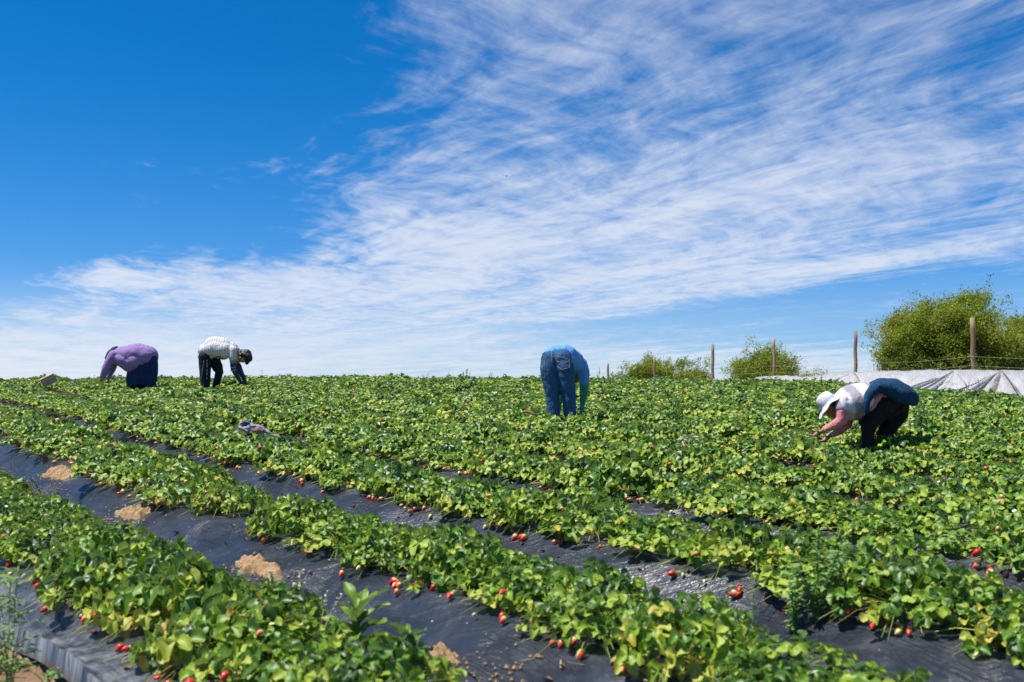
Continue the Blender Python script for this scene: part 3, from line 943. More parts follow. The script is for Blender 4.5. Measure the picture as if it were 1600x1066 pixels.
def shoes(parent, Y, spots, m, ang):
    """spots: (photo x, depth offset). a shoe is sole and upper in one mesh"""
    for (sx, dd) in spots:
        p = ray(sx, 600, Y + dd); z = H(p.x, Y + dd)
        bm = bmesh.new()
        for (lx, lz, rx, rz) in ((0.0, 0.045, 0.045, 0.05), (0.07, 0.035, 0.047, 0.038), (0.14, 0.028, 0.045, 0.030)):
            bmesh.ops.create_icosphere(bm, subdivisions=3, radius=1, matrix=Matrix.Translation((lx, 0, lz)) @ Matrix.Diagonal((0.06, rx, rz, 1)))
        me = bpy.data.meshes.new('t'); bm.to_mesh(me); bm.free()
        o = bpy.data.objects.new('t', me); COL.objects.link(o)
        rm = o.modifiers.new('r', 'REMESH'); rm.mode = 'VOXEL'; rm.voxel_size = 0.01; rm.use_smooth_shade = True
        out = bpy.data.meshes.new_from_object(o.evaluated_get(bpy.context.evaluated_depsgraph_get()))
        bpy.data.objects.remove(o)
        out.name = 'shoe'; out.materials.clear(); out.materials.append(m)
        out.transform(Matrix.Translation(Vector((p.x, Y + dd, z)) - parent.location) @ Matrix.Rotation(ang, 4, 'Z'))
        link('shoe', out, parent)


M_SHOE = simple_noise('dusty_shoe', (0.03, 0.03, 0.035), (0.10, 0.085, 0.07), 15)


def person(Y, fx, label):
    p = ray(fx, 600, Y); z = H(p.x, Y)
    return empty('person', (p.x, Y, z), label, 'person')


def part(name, parent, me):
    o = link(name, me); rebase(o, parent); return o


def stitch(name, parent, me_obj, pts, Y, m, r=0.0028):
    """thin seam laid on a garment: points are found on its surface"""
    bm0 = bmesh.new(); bm0.from_mesh(me_obj.data); bm0.transform(Matrix.Translation(me_obj.parent.location))
    bvh = BVHTree.FromBMesh(bm0); bm0.free()
    P = []
    for a, b in zip(pts, pts[1:]):
        for k in range(6):
            f = k / 6; q = (a[0] + (b[0] - a[0]) * f, a[1] + (b[1] - a[1]) * f)
            dr = (ray(q[0], q[1], Y) - Vector((0, 0, EYE))).normalized()
            h = bvh.ray_cast(Vector((0, 0, EYE)), dr)
            if h[0] is not None and (not P or (h[0] - P[-1]).length < 0.15): P.append(h[0] + h[1] * 0.001)
    if len(P) < 3: return None
    return tube_obj(name, P, r, m, parent)


def tube_obj(name, P, r, m, parent=None, sides=5, taper=1.0, loc=None):
    bm = bmesh.new(); rings = []
    for k, p in enumerate(P):
        d = (P[min(k + 1, len(P) - 1)] - P[max(k - 1, 0)])
        if d.length < 1e-6: d = Vector((0, 0, 1))
        d.normalize()
        a = d.orthogonal().normalized()
        if rings:
            a = (prev - d * prev.dot(d)).normalized()
        prev = a; b = d.cross(a)
        rr = r * (1 + (taper - 1) * k / max(1, len(P) - 1))
        rings.append([bm.verts.new(p + (a * math.cos(t) + b * math.sin(t)) * rr) for t in [2 * math.pi * s / sides for s in range(sides)]])
    for A, B in zip(rings, rings[1:]):
        for s in range(sides): bm.faces.new((A[s], A[(s + 1) % sides], B[(s + 1) % sides], B[s]))
    bm.faces.new(rings[0][::-1]); bm.faces.new(rings[-1])
    off = parent.location if parent is not None else (loc or Vector((0, 0, 0)))
    bm.transform(Matrix.Translation(-Vector(off)))
    me = bpy.data.meshes.new(name); bm.to_mesh(me); bm.free(); me.materials.append(m)
    for f in me.polygons: f.use_smooth = True
    return link(name, me, parent)


# --- woman on the right: wide hat, striped tee over pink sleeves, blue cloth round the waist
def c4(cx, cy): return 1260 + cx / 8.2, 570 + cy / 8.2
Y = 10.2; k = Y / F
W = person(Y, 1366, 'person bending left in a wide grey sun hat, pink sleeves and black trousers')
def ch(*a):   # crop-4 coordinates, radius too
    return [(*c4(x, y), d, r / 8.2) for (x, y, d, r) in a]
fy = feet_y(1366, Y)
def dn(x, d, r): return (x, fy - 3, d, r)
body = [ch((960, 410, 0, 150), (760, 430, 0, 150), (600, 470, 0, 150), (480, 470, 0, 110), (400, 480, 0, 55), (330, 500, 0, 55)),
        ch((470, 470, -.14, 60), (450, 620, -.17, 58), (445, 715, -.17, 50), (330, 780, -.15, 44), (215, 842, -.13, 32)),
        ch((500, 500, .14, 60), (540, 640, .16, 55), (520, 760, .16, 48), (420, 850, .14, 42), (320, 905, .12, 30)),
        ch((980, 450, -.09, 140), (800, 760, -.10, 75), (790, 960, -.08, 60)) + [dn(1357, -.06, 6)],
        ch((1120, 480, .10, 130), (1110, 760, .12, 80), (1000, 960, .10, 60)) + [dn(1381, .10, 6)]]
body += hand_chains(*c4(205, 848), -.13, -0.86, 0.50, Y)
body += hand_chains(*c4(310, 905), .12, -0.80, 0.60, Y)
head_e = [(*c4(315, 545), 0, (0.082, 0.075, 0.105), (0, R(-38), 0)), (*c4(345, 600), -0.01, (0.045, 0.05, 0.05), (0, 0, 0)),
          (*c4(285, 592), -0.005, (0.016, 0.014, 0.022), (0, R(20), 0)), (*c4(350, 560), -0.078, (0.012, 0.008, 0.02), (0, 0, 0))]
part('body', W, blob_mesh('body', body, Y, 0.009, 3, [M_SKIND], ells=head_e))
for dd in (-0.035, 0.03): sock('eye', *c4(272, 574), dd - .02, Y, 0.008, W, M_EYE)
part('hair', W, blob_mesh('hair', [], Y, 0.008, 1, [M_HAIR], ells=[(*c4(345, 505), 0, (0.088, 0.085, 0.088), (0, R(-38), 0))]))


def stripes(q, tc, col):
    x, y, z = q.sep(tc)[:3]
    a = q.m('ADD', q.m('MULTIPLY', x, 0.96), q.m('MULTIPLY', z, 0.28))
    a = q.m('ADD', a, q.m('MULTIPLY', q.noise(tc, 5, 2), 0.03))
    w = q.m('FRACT', q.m('MULTIPLY', a, 4.6))
    return q.mix(q.rng(w, 0.36, 0.50), (0.66, 0.62, 0.66, 1), q.mix(q.rng(w, 0.84, 0.98), (0.30, 0.27, 0.33, 1), (0.66, 0.62, 0.66, 1)))


M_TEE = cloth('striped_tee', (.8, .8, .8), (.7, .7, .7), fn=stripes)
part('shirt', W, blob_mesh('shirt', [
    ch((800, 430, -.02, 205), (700, 470, 0, 235), (600, 480, 0, 235), (500, 460, 0, 150), (440, 440, 0, 95)),
    ch((760, 440, -.10, 155), (600, 490, -.11, 160), (490, 460, -.12, 95)), ch((760, 440, .12, 160), (600, 480, .12, 160), (490, 460, .12, 95)),
    ch((480, 450, -.14, 82), (450, 560, -.17, 80)), ch((510, 480, .14, 80), (545, 630, .16, 78))], Y, 0.012, 5, [M_TEE], 0.022, 0.14))
M_PINK = cloth('salmon_sleeve', (0.62, 0.20, 0.20), (0.72, 0.28, 0.27))
part('undershirt', W, blob_mesh('undershirt', [
    ch((450, 590, -.17, 70), (445, 720, -.17, 72), (330, 785, -.15, 54), (225, 838, -.13, 38)),
    ch((545, 640, .16, 68), (520, 765, .16, 62), (420, 852, .14, 50), (335, 898, .12, 36)),
    ch((955, 350, -.15, 50), (890, 440, -.17, 60), (835, 560, -.155, 55)), ch((930, 400, 0, 190), (820, 430, 0, 190))], Y, 0.010, 3, [M_PINK], 0.012, 0.04))
M_BLACK = cloth('black_trousers', (0.008, 0.007, 0.008), (0.018, 0.016, 0.018))
part('trousers', W, blob_mesh('trousers', [
    ch((1030, 470, -.08, 160), (950, 540, -.11, 150), (880, 640, -.11, 135), (800, 760, -.10, 106), (790, 900, -.08, 78)) + [dn(1357, -.06, 9.5)],
    ch((1150, 470, .09, 160), (1160, 620, .11, 140), (1060, 790, .11, 110), (990, 900, .10, 85)) + [dn(1381, .10, 9.5)],
    ch((1120, 450, 0, 165), (1020, 620, 0, 120)), ch((820, 640, .1, 110), (760, 720, .1, 90))], Y, 0.011, 4, [M_BLACK], 0.018, 0.07))


def denim_speck(q, tc, col):
    return q.mix(q.rng(q.noise(tc, 90, 3, 0.7), 0.5, 0.7), col, (0.02, 0.09, 0.17, 1))


M_TOWEL = cloth('dark_blue_towelling', (0.005, 0.032, 0.078), (0.009, 0.052, 0.115), 0.95, 30, fn=denim_speck)
part('waist_cloth', W, blob_mesh('waist_cloth', [
    ch((772, 605, -.24, 34), (772, 480, -.25, 46), (808, 375, -.23, 60), (880, 285, -.19, 70), (985, 245, -.17, 76), (1120, 295, -.16, 92), (1250, 375, -.16, 95), (1350, 430, -.10, 85), (1375, 470, -.08, 62)),
    ch((850, 330, -.05, 110), (960, 290, 0, 125), (1120, 310, 0, 135), (1260, 380, 0, 125), (1350, 440, 0, 80)),
    ch((780, 560, .16, 40), (850, 360, .14, 100), (960, 280, .10, 100), (1120, 320, .12, 120), (1250, 400, .14, 110), (1350, 460, .1, 70)),
    ch((786, 440, -.235, 48), (835, 345, -.23, 62), (930, 275, -.22, 74), (1050, 300, -.21, 92), (1180, 380, -.20, 92)), ch((1060, 330, -.20, 80), (1180, 410, -.20, 82), (1300, 455, -.17, 70)), ch((1200, 450, -.235, 26), (1290, 352, -.22, 16), (1400, 355, -.16, 16)), ch((1330, 470, -.15, 60), (1370, 500, -.10, 34))], Y, 0.012, 6, [M_TOWEL], 0.016, 0.11))
shoes(W, Y, [(1357, -.06), (1381, .10)], M_SHOE, math.pi)


# hat: crown and brim turned from one profile, tilted with the head
def hat(parent, cx, cy, d, Y, axis, crown, brim, m, mband=None):
    bm = bmesh.new(); seg = 40
    prof = [(0.0, 0.115), (0.035, 0.112), (0.062, 0.100), (0.080, 0.075), (0.088, 0.035), (0.092, 0.0), (0.12, -0.012), (0.16, -0.03), (0.195, -0.052), (0.200, -0.056),
            (0.196, -0.060), (0.16, -0.037), (0.12, -0.018), (0.090, -0.006), (0.084, 0.035), (0.076, 0.072), (0.058, 0.095), (0.03, 0.107), (0.0, 0.110)]
    rings = []
    for (r, z) in prof:
        rr = r * (brim / 0.2 if r > 0.1 else crown / 0.09)
        row = []
        for s in range(seg):
            a = 2 * math.pi * s / seg
            wv_ = 0.010 * math.sin(3 * a + 1) * max(0, (r - 0.09)) / 0.1 + 0.006 * math.sin(8 * a) * max(0, (r - 0.09)) / 0.1
            row.append(bm.verts.new((rr * math.cos(a), rr * math.sin(a), z + wv_)))
        rings.append(row)
    for A, B in zip(rings, rings[1:]):
        for s in range(seg):
            try: bm.faces.new((A[s], A[(s + 1) % seg], B[(s + 1) % seg], B[s]))
            except ValueError: pass
    bmesh.ops.remove_doubles(bm, verts=bm.verts, dist=0.0005)
    q = Vector(axis).normalized().to_track_quat('Z', 'Y').to_matrix().to_4x4()
    bm.transform(Matrix.Translation(ray(cx, cy, Y + d) - parent.location) @ q)
    me = bpy.data.meshes.new('sun_hat'); bm.to_mesh(me); bm.free(); me.materials.append(m)
    for f in me.polygons: f.use_smooth = True
    h = link('sun_hat', me, parent)
    if mband:
        bm = bmesh.new(); rings = []
        for (r, z) in ((0.0925, 0.001), (0.0915, 0.02), (0.0905, 0.034)):
            rings.append([bm.verts.new((r * crown / 0.09 * 1.02 * math.cos(a), r * crown / 0.09 * 1.02 * math.sin(a), z)) for a in [2 * math.pi * s / seg for s in range(seg)]])
        for A, B in zip(rings, rings[1:]):
            for s in range(seg): bm.faces.new((A[s], A[(s + 1) % seg], B[(s + 1) % seg], B[s]))
        bm.transform(Matrix.Translation(ray(cx, cy, Y + d) - parent.location) @ q)
        me = bpy.data.meshes.new('hat_band'); bm.to_mesh(me); bm.free(); me.materials.append(mband)
        link('hat_band', me, h)
    return h


M_HAT = cloth('pale_lilac_hat', (0.62, 0.55, 0.58), (0.72, 0.66, 0.68), bump=0.25)
M_BAND = cloth('blue_print_band', (0.30, 0.38, 0.58), (0.60, 0.66, 0.75), scale=60)
hat(W, *c4(280, 490), 0.0, Y, (-0.60, 0.30, 0.66), 0.098, 0.185, M_HAT, M_BAND)


# --- man in the middle seen from behind: jeans, blue shirt, green sleeve guards
def c3(cx, cy): return 810 + cx / 7.107, 520 + cy / 7.107
def ch3(*a): return [(*c3(x, y), d, r / 7.107) for (x, y, d, r) in a]
Y = 12.7
Mn = person(Y, 880, 'person bending away in blue jeans and blue shirt, green glove reaching down')
fyl, fyr = feet_y(867, Y), feet_y(892, Y)
body = [ch3((440, 370, .06, 90), (520, 300, .24, 85), (640, 350, .42, 85), (680, 400, .50, 60), (640, 520, .56, 40)),
        ch3((690, 380, .42, 55), (725, 560, .40, 42), (722, 700, .38, 36), (712, 780, .36, 26)),
        ch3((590, 380, .48, 55), (520, 560, .52, 42), (460, 700, .50, 34), (455, 780, .48, 26)),
        ch3((350, 420, 0, 70), (380, 700, 0, 55), (392, 850, 0, 50)) + [(867, fyl - 4, 0, 6)],
        ch3((520, 420, 0, 72), (560, 700, 0, 56), (572, 900, 0, 50)) + [(892, fyr - 4, 0, 6)]]
body += hand_chains(*c3(712, 790), .36, -0.1, 0.99, Y) + hand_chains(*c3(455, 785), .48, 0.0, 1.0, Y)
part('body', Mn, blob_mesh('body', body, Y, 0.010, 3, [M_SKIND], ells=[(*c3(560, 600), .62, (0.08, 0.095, 0.11), (R(30), 0, 0)), (*c3(555, 640), .69, (0.02, 0.03, 0.02), (0, 0, 0))]))
part('hair', Mn, blob_mesh('hair', [], Y, 0.010, 1, [M_HAIR], ells=[(*c3(560, 625), .61, (0.087, 0.098, 0.10), (R(30), 0, 0))]))


def denim(q, tc, col):
    z = q.sep(tc)[2]
    return q.mix(q.rng(q.noise(tc, 4.0, 3, 0.6, 0.6), 0.5, 0.8, 0, 0.35), col, (0.06, 0.15, 0.28, 1))


M_DENIM = cloth('blue_denim', (0.024, 0.085, 0.18), (0.030, 0.10, 0.205), 0.85, 22, 0.7, fn=denim)
jeans = part('jeans', Mn, blob_mesh('jeans', [
    ch3((345, 300, .02, 100), (338, 400, .0, 100), (355, 520, 0, 96), (378, 700, 0, 78), (390, 850, 0, 70)) + [(867, fyl - 6, 0, 10.5)],
    ch3((480, 290, .03, 108), (512, 400, .0, 108), (530, 520, 0, 98), (560, 700, 0, 80), (570, 900, 0, 71)) + [(892, fyr - 6, 0, 10.5)],
    ch3((400, 270, .12, 90), (500, 270, .12, 95))], Y, 0.010, 4, [M_DENIM], 0.018, 0.11))
M_STITCH = mat('tan_stitching', (0.50, 0.36, 0.22), 0.8)
M_BELT = mat('brown_belt_leather', (0.10, 0.06, 0.04), 0.5)
for nm, pts, r in (('seam', [(372, 195), (368, 260), (372, 330), (392, 400)], .0018),
                   ('back_pocket', [(415, 262), (480, 275), (560, 300), (570, 385), (480, 410), (425, 370), (415, 262)], .0017),
                   ('back_pocket', [(262, 300), (300, 275), (290, 365), (255, 395), (248, 350)], .0017),
                   ('pocket_stitching', [(418, 315), (460, 322), (500, 335), (565, 318)], .0016)):
    stitch(nm, Mn, jeans, [c3(*p) for p in pts], Y, M_STITCH, r)
stitch('belt', Mn, jeans, [c3(*p) for p in ((262, 250), (310, 205), (370, 186), (440, 182), (500, 192), (555, 235), (590, 300))], Y, M_BELT, 0.012)
M_BLUE = cloth('blue_shirt', (0.11, 0.33, 0.70), (0.13, 0.37, 0.74), 0.7, transl=0.12)
part('shirt', Mn, blob_mesh('shirt', [
    ch3((370, 250, .16, 92), (440, 240, .18, 105), (520, 260, .22, 130), (600, 320, .36, 130), (650, 370, .45, 105)),
    ch3((520, 300, .32, 130), (590, 370, .42, 110)), ch3((300, 280, .14, 50), (380, 230, .12, 70)),
    ch3((500, 220, .16, 80), (570, 300, .14, 60), (600, 370, .12, 30)),
    ch3((690, 350, .42, 80), (722, 440, .41, 70), (730, 555, .40, 58)), ch3((570, 400, .5, 70), (520, 540, .52, 56))], Y, 0.011, 4, [M_BLUE], 0.022, 0.13))
M_GREEN = cloth('green_glove', (0.03, 0.30, 0.17), (0.06, 0.40, 0.24), 0.6, transl=0.25)
part('glove', Mn, blob_mesh('glove', [ch3((731, 572, .40, 52), (727, 690, .39, 44), (712, 785, .36, 32))] + [[(a, b, c, r * 1.15) for (a, b, c, r) in h_] for h_ in hand_chains(*c3(712, 790), .36, -0.1, 0.99, Y)], Y, 0.009, 2, [M_GREEN], 0.008, 0.04))
part('glove', Mn, blob_mesh('glove', [ch3((500, 600, .52, 46), (460, 700, .50, 40), (455, 785, .48, 30))] + [[(a, b, c, r * 1.15) for (a, b, c, r) in h_] for h_ in hand_chains(*c3(455, 785), .48, 0, 1, Y)], Y, 0.009, 2, [M_GREEN], 0.008, 0.04))
shoes(Mn, Y, [(867, 0), (892, 0)], M_SHOE, R(80))


# --- boy: pale striped shirt, dark trousers, facing right
def c2(cx, cy): return 290 + cx / 10.66, 510 + cy / 10.66
def ch2(*a): return [(*c2(x, y), d, r / 10.66) for (x, y, d, r) in a]
Y = 20.9
B = person(Y, 328, 'person bending right with short black hair, pale striped shirt and dark trousers')
fy = feet_y(328, Y)
body = [ch2((330, 460, 0, 110), (480, 350, 0, 120), (640, 370, 0, 120), (780, 400, 0, 80), (880, 430, 0, 50), (950, 480, 0, 50)),
        ch2((780, 400, -.15, 60), (780, 580, -.17, 46), (800, 720, -.17, 40), (895, 890, -.14, 28)),
        ch2((800, 420, .15, 60), (860, 610, .16, 44), (900, 720, .15, 38), (975, 880, .12, 26)),
        ch2((320, 500, -.08, 95), (330, 700, -.08, 66), (325, 900, -.08, 52)) + [(320, fy - 3, -.08, 4)],
        ch2((460, 540, .09, 85), (555, 740, .10, 58), (520, 910, .10, 46)) + [(335, fy - 3, .10, 4)]]
body += hand_chains(*c2(897, 893), -.14, 0.5, 0.86, Y) + hand_chains(*c2(977, 885), .12, 0.5, 0.86, Y)
he = [(*c2(990, 505), 0, (0.098, 0.074, 0.088), (0, R(25), 0)), (*c2(940, 565), 0, (0.065, 0.055, 0.05), (0, R(25), 0)),
      (*c2(965, 600), 0, (0.013, 0.012, 0.014), (0, 0, 0)), (*c2(922, 470), -.075, (0.025, 0.012, 0.03), (0, R(30), 0)),
      (*c2(905, 588), 0, (0.022, 0.025, 0.018), (0, 0, 0))]
part('body', B, blob_mesh('body', body, Y, 0.009, 2, [M_SKIN], ells=he))
for dd in (-0.034, 0.034): sock('eye', *c2(985, 583), dd, Y, 0.009, B, M_EYE)
part('hair', B, blob_mesh('hair', [ch2((930, 430, 0, 48), (1020, 460, 0, 78), (1050, 530, 0, 66), (1020, 610, 0, 32)), ch2((960, 470, -.045, 50), (1040, 500, -.045, 60)), ch2((960, 470, .045, 50), (1040, 500, .045, 60))], Y, 0.009, 2, [M_HAIR], 0.012, 0.03))


def plaid(q, tc, col):
    x, y, z = q.sep(tc)[:3]
    a = q.m('FRACT', q.m('MULTIPLY', q.m('ADD', x, q.m('MULTIPLY', q.noise(tc, 4, 2), 0.08)), 21.0))
    c = q.m('FRACT', q.m('MULTIPLY', q.m('ADD', z, q.m('MULTIPLY', q.noise(tc, 4, 2), 0.08)), 9.0))
    c0 = q.mix(q.rng(a, 0.15, 0.35), (0.74, 0.74, 0.72, 1), q.mix(q.rng(a, 0.75, 0.95), (0.50, 0.50, 0.50, 1), (0.74, 0.74, 0.72, 1)))
    return q.mix(q.rng(c, 0.16, 0.05), c0, (0.70, 0.70, 0.69, 1))


M_PLAID = cloth('pale_striped_shirt', (.8, .8, .8), (.7, .7, .7), fn=plaid, transl=0.15)
bshirt = part('shirt', B, blob_mesh('shirt', [
    ch2((240, 420, 0, 40), (330, 400, 0, 118), (480, 345, 0, 180), (620, 370, 0, 188), (740, 390, 0, 140), (830, 400, 0, 72)),
    ch2((330, 410, -.1, 95), (480, 370, -.12, 130), (640, 400, -.12, 140), (760, 400, -.10, 90)), ch2((330, 410, .1, 95), (480, 370, .12, 130), (640, 400, .12, 140), (760, 400, .10, 90)),
    ch2((420, 500, -.1, 50), (300, 450, -.11, 60)), ch2((790, 400, -.15, 78), (785, 520, -.17, 66)), ch2((810, 420, .15, 70), (850, 540, .16, 60))], Y, 0.012, 4, [M_PLAID], 0.022, 0.15))
M_NAVY = cloth('navy_track_trousers', (0.010, 0.012, 0.022), (0.022, 0.026, 0.045))
btr = part('trousers', B, blob_mesh('trousers', [
    ch2((330, 510, -.08, 118), (325, 640, -.08, 102), (325, 780, -.08, 92), (330, 920, -.08, 80)) + [(320.5, fy - 4, -.08, 7)],
    ch2((460, 540, .09, 105), (530, 680, .10, 90), (565, 760, .10, 66), (520, 920, .10, 56)) + [(336, fy - 4, .10, 6)]], Y, 0.012, 4, [M_NAVY], 0.014, 0.06))
stitch('side_stripe', B, btr, [c2(x, y) for x, y in ((303, 575), (290, 680), (272, 800), (262, 900))], Y, mat('grey_piping', (0.32, 0.28, 0.30), 0.8), 0.006)
for y0, y1 in ((565, 600), (610, 640), (650, 690), (715, 760), (770, 820), (850, 885)):
    stitch('trouser_lettering', B, btr, [c2(357, y0), c2(353, y1)], Y, mat('white_print', (0.75, 0.75, 0.75), 0.7), 0.006)
for pts in (((505, 540), (520, 500), (580, 500), (565, 540), (620, 545), (600, 500)), ((500, 555), (560, 560), (620, 560))):
    stitch('shirt_print', B, bshirt, [c2(*p) for p in pts], Y, mat('black_print', (0.02, 0.02, 0.02), 0.7), 0.010)
M_GUARD = cloth('slate_arm_sleeve', (0.035, 0.045, 0.075), (0.06, 0.07, 0.11))
for pts, dd in ((((790, 640), (800, 720), (895, 890)), -.17), (((880, 660), (900, 720), (975, 880)), .15)):
    gd = part('arm_sleeve', B, blob_mesh('arm_sleeve', [[(*c2(*pts[0]), dd, 4.7), (*c2(*pts[1]), dd, 4.5), (*c2(*pts[2]), dd * 0.82, 3.1)]] +
         [[(a, b, c, r * 1.12) for (a, b, c, r) in h_] for h_ in hand_chains(*c2(pts[2][0] + 3, pts[2][1] + 4), dd * .82, 0.5, 0.86, Y)], Y, 0.009, 2, [M_GUARD]))
    if dd < 0:
        for yy in (690, 740): stitch('sleeve_band', B, gd, [c2(752, yy), c2(800, yy), c2(840, yy - 30)], Y, mat('pale_band', (0.6, 0.62, 0.66), 0.7), 0.006)
shoes(B, Y, [(320.5, -.08), (336, .10)], M_SHOE, 0)


# --- woman far left: lilac shirt, dark blue wrap skirt
def c1(cx, cy): return 140 + cx / 10.66, 520 + cy / 10.66
def ch1(*a): return [(*c1(x, y), d, r / 10.66) for (x, y, d, r) in a]
Y = 20.5
L = person(Y, 224, 'person bending left in a lilac checked shirt, dark scarf and long navy skirt')
fy = feet_y(224, Y)
body = [ch1((900, 430, 0, 150), (700, 400, 0, 140), (540, 410, 0, 140), (420, 410, 0, 90), (340, 440, .05, 55)),
        ch1((400, 380, -.14, 70), (275, 610, -.17, 50), (210, 740, -.15, 34)),
        ch1((420, 420, .14, 60), (360, 620, .17, 46), (310, 760, .17, 30)),
        ch1((860, 500, -.08, 110), (800, 760, -.08, 70), (790, 900, -.08, 52)) + [(214, fy - 3, -.08, 4.5)],
        ch1((1000, 500, .08, 110), (1000, 760, .08, 70), (980, 900, .08, 52)) + [(233, fy - 3, .08, 4.5)]]
body += hand_chains(*c1(205, 748), -.15, -0.4, 0.9, Y) + hand_chains(*c1(305, 765), .17, 0.1, 0.99, Y)
part('body', L, blob_mesh('body', body, Y, 0.010, 2, [M_SKIND], ells=[(*c1(345, 470), .06, (0.078, 0.08, 0.10), (0, R(-20), 0)), (*c1(318, 545), .06, (0.014, 0.012, 0.018), (0, 0, 0))]))
for dd in (0.03, 0.09): sock('eye', *c1(292, 500), dd, Y, 0.008, L, M_EYE)
M_SCARF = cloth('charcoal_head_scarf', (0.05, 0.055, 0.07), (0.10, 0.10, 0.12))
part('head_scarf', L, blob_mesh('head_scarf', [ch1((455, 235, .05, 18), (400, 275, .05, 40), (345, 350, .06, 60), (315, 420, .06, 58), (290, 480, .06, 32)),
                                              ch1((420, 300, .08, 60), (370, 400, .08, 90), (340, 430, .08, 80))], Y, 0.010, 3, [M_SCARF], 0.01, 0.05))


def lilac(q, tc, col):
    x, y, z = q.sep(tc)[:3]
    a = q.m('FRACT', q.m('MULTIPLY', q.m('ADD', q.m('ADD', x, z), q.m('MULTIPLY', q.noise(tc, 5, 2), 0.05)), 16.0))
    return q.mix(q.rng(a, 0.1, 0.4), col, (0.25, 0.16, 0.36, 1))


M_LILAC = cloth('lilac_checked_shirt', (0.29, 0.19, 0.42), (0.38, 0.27, 0.52), fn=lilac)
part('shirt', L, blob_mesh('shirt', [
    ch1((950, 400, 0, 190), (820, 380, 0, 205), (700, 400, 0, 205), (560, 400, 0, 175), (430, 400, 0, 115)),
    ch1((760, 480, -.10, 150), (660, 530, -.08, 130), (560, 470, -.12, 120), (440, 410, -.12, 90)), ch1((700, 450, .12, 150), (560, 430, .12, 130), (440, 400, .12, 90)),
    ch1((400, 385, -.14, 92), (275, 600, -.17, 72), (220, 730, -.15, 48)), ch1((430, 420, .14, 80), (365, 620, .17, 62), (318, 740, .17, 42))], Y, 0.012, 4, [M_LILAC], 0.026, 0.16))
M_SKIRT = cloth('navy_wool_skirt', (0.010, 0.022, 0.07), (0.022, 0.045, 0.13), 0.95, 40, 0.9)
def loft_skirt():
    secs = [(262, 900, 985, .06), (285, 850, 1050, .10), (330, 790, 1100, .15), (400, 725, 1130, .19), (500, 665, 1140, .21), (620, 632, 1142, .22), (740, 606, 1130, .22), (840, 608, 1110, .21), (930, 625, 1090, .20)]
    seg = 72; bm = bmesh.new(); rings = []
    for k, (y, xl, xr, dp) in enumerate(secs):
        f = k / (len(secs) - 1); row = []
        for s in range(seg):
            a = 2 * math.pi * s / seg
            pl = 1 + (0.17 * math.sin(6 * a + 0.8) * f + 0.08 * math.sin(13 * a + 2 * f) * f)
            arch = -70 * f * f * max(0.0, math.cos(a + 1.75)) ** 3 if k >= 6 else 0
            X_ = (xl + xr) / 2 + (xr - xl) / 2 * math.cos(a) * (0.94 + 0.06 * pl)
            row.append(bm.verts.new(ray(*c1(X_, y + arch), Y + dp * math.sin(a) * pl * 0.95)))
        rings.append(row)
    for A, B_ in zip(rings, rings[1:]):
        for s in range(seg): bm.faces.new((A[s], A[(s + 1) % seg], B_[(s + 1) % seg], B_[s]))
    bm.faces.new(rings[0])
    bmesh.ops.recalc_face_normals(bm, faces=bm.faces)
    bmesh.ops.subdivide_edges(bm, edges=bm.edges, cuts=1, smooth=0.5, use_grid_fill=True)
    me = bpy.data.meshes.new('skirt'); bm.to_mesh(me); bm.free(); me.materials.append(M_SKIRT)
    for f_ in me.polygons: f_.use_smooth = True
    return me
part('skirt', L, loft_skirt())
DROP = (lambda *a: None)
DROP(([
    ch1((920, 440, -.03, 175), (960, 470, 0, 172)), ch1((850, 420, -.10, 120), (740, 560, -.11, 110), (710, 700, -.10, 95), (700, 800, -.10, 78)),
    ch1((960, 430, -.11, 130), (890, 600, -.14, 110), (830, 740, -.13, 80)),
    ch1((1000, 430, -.05, 130), (1030, 560, -.06, 110), (1040, 700, -.04, 95), (1020, 840, 0, 70)),
    ch1((980, 440, .12, 150), (1010, 600, .14, 130), (980, 780, .12, 100)), ch1((820, 480, .12, 130), (760, 640, .13, 130), (740, 780, .12, 100)),
    ch1((880, 600, 0, 160), (880, 660, 0, 150))]))
M_LEGG = cloth('dark_leggings', (0.012, 0.014, 0.03), (0.02, 0.022, 0.04))
part('leggings', L, blob_mesh('leggings', [ch1((790, 780, -.08, 75), (790, 900, -.08, 64)) + [(214, fy - 4, -.08, 5.5)], ch1((980, 780, .08, 85), (975, 900, .08, 64)) + [(233, fy - 4, .08, 5.5)]], Y, 0.011, 2, [M_LEGG]))
shoes(L, Y, [(214, -.08), (233, .08)], M_SHOE, math.pi)


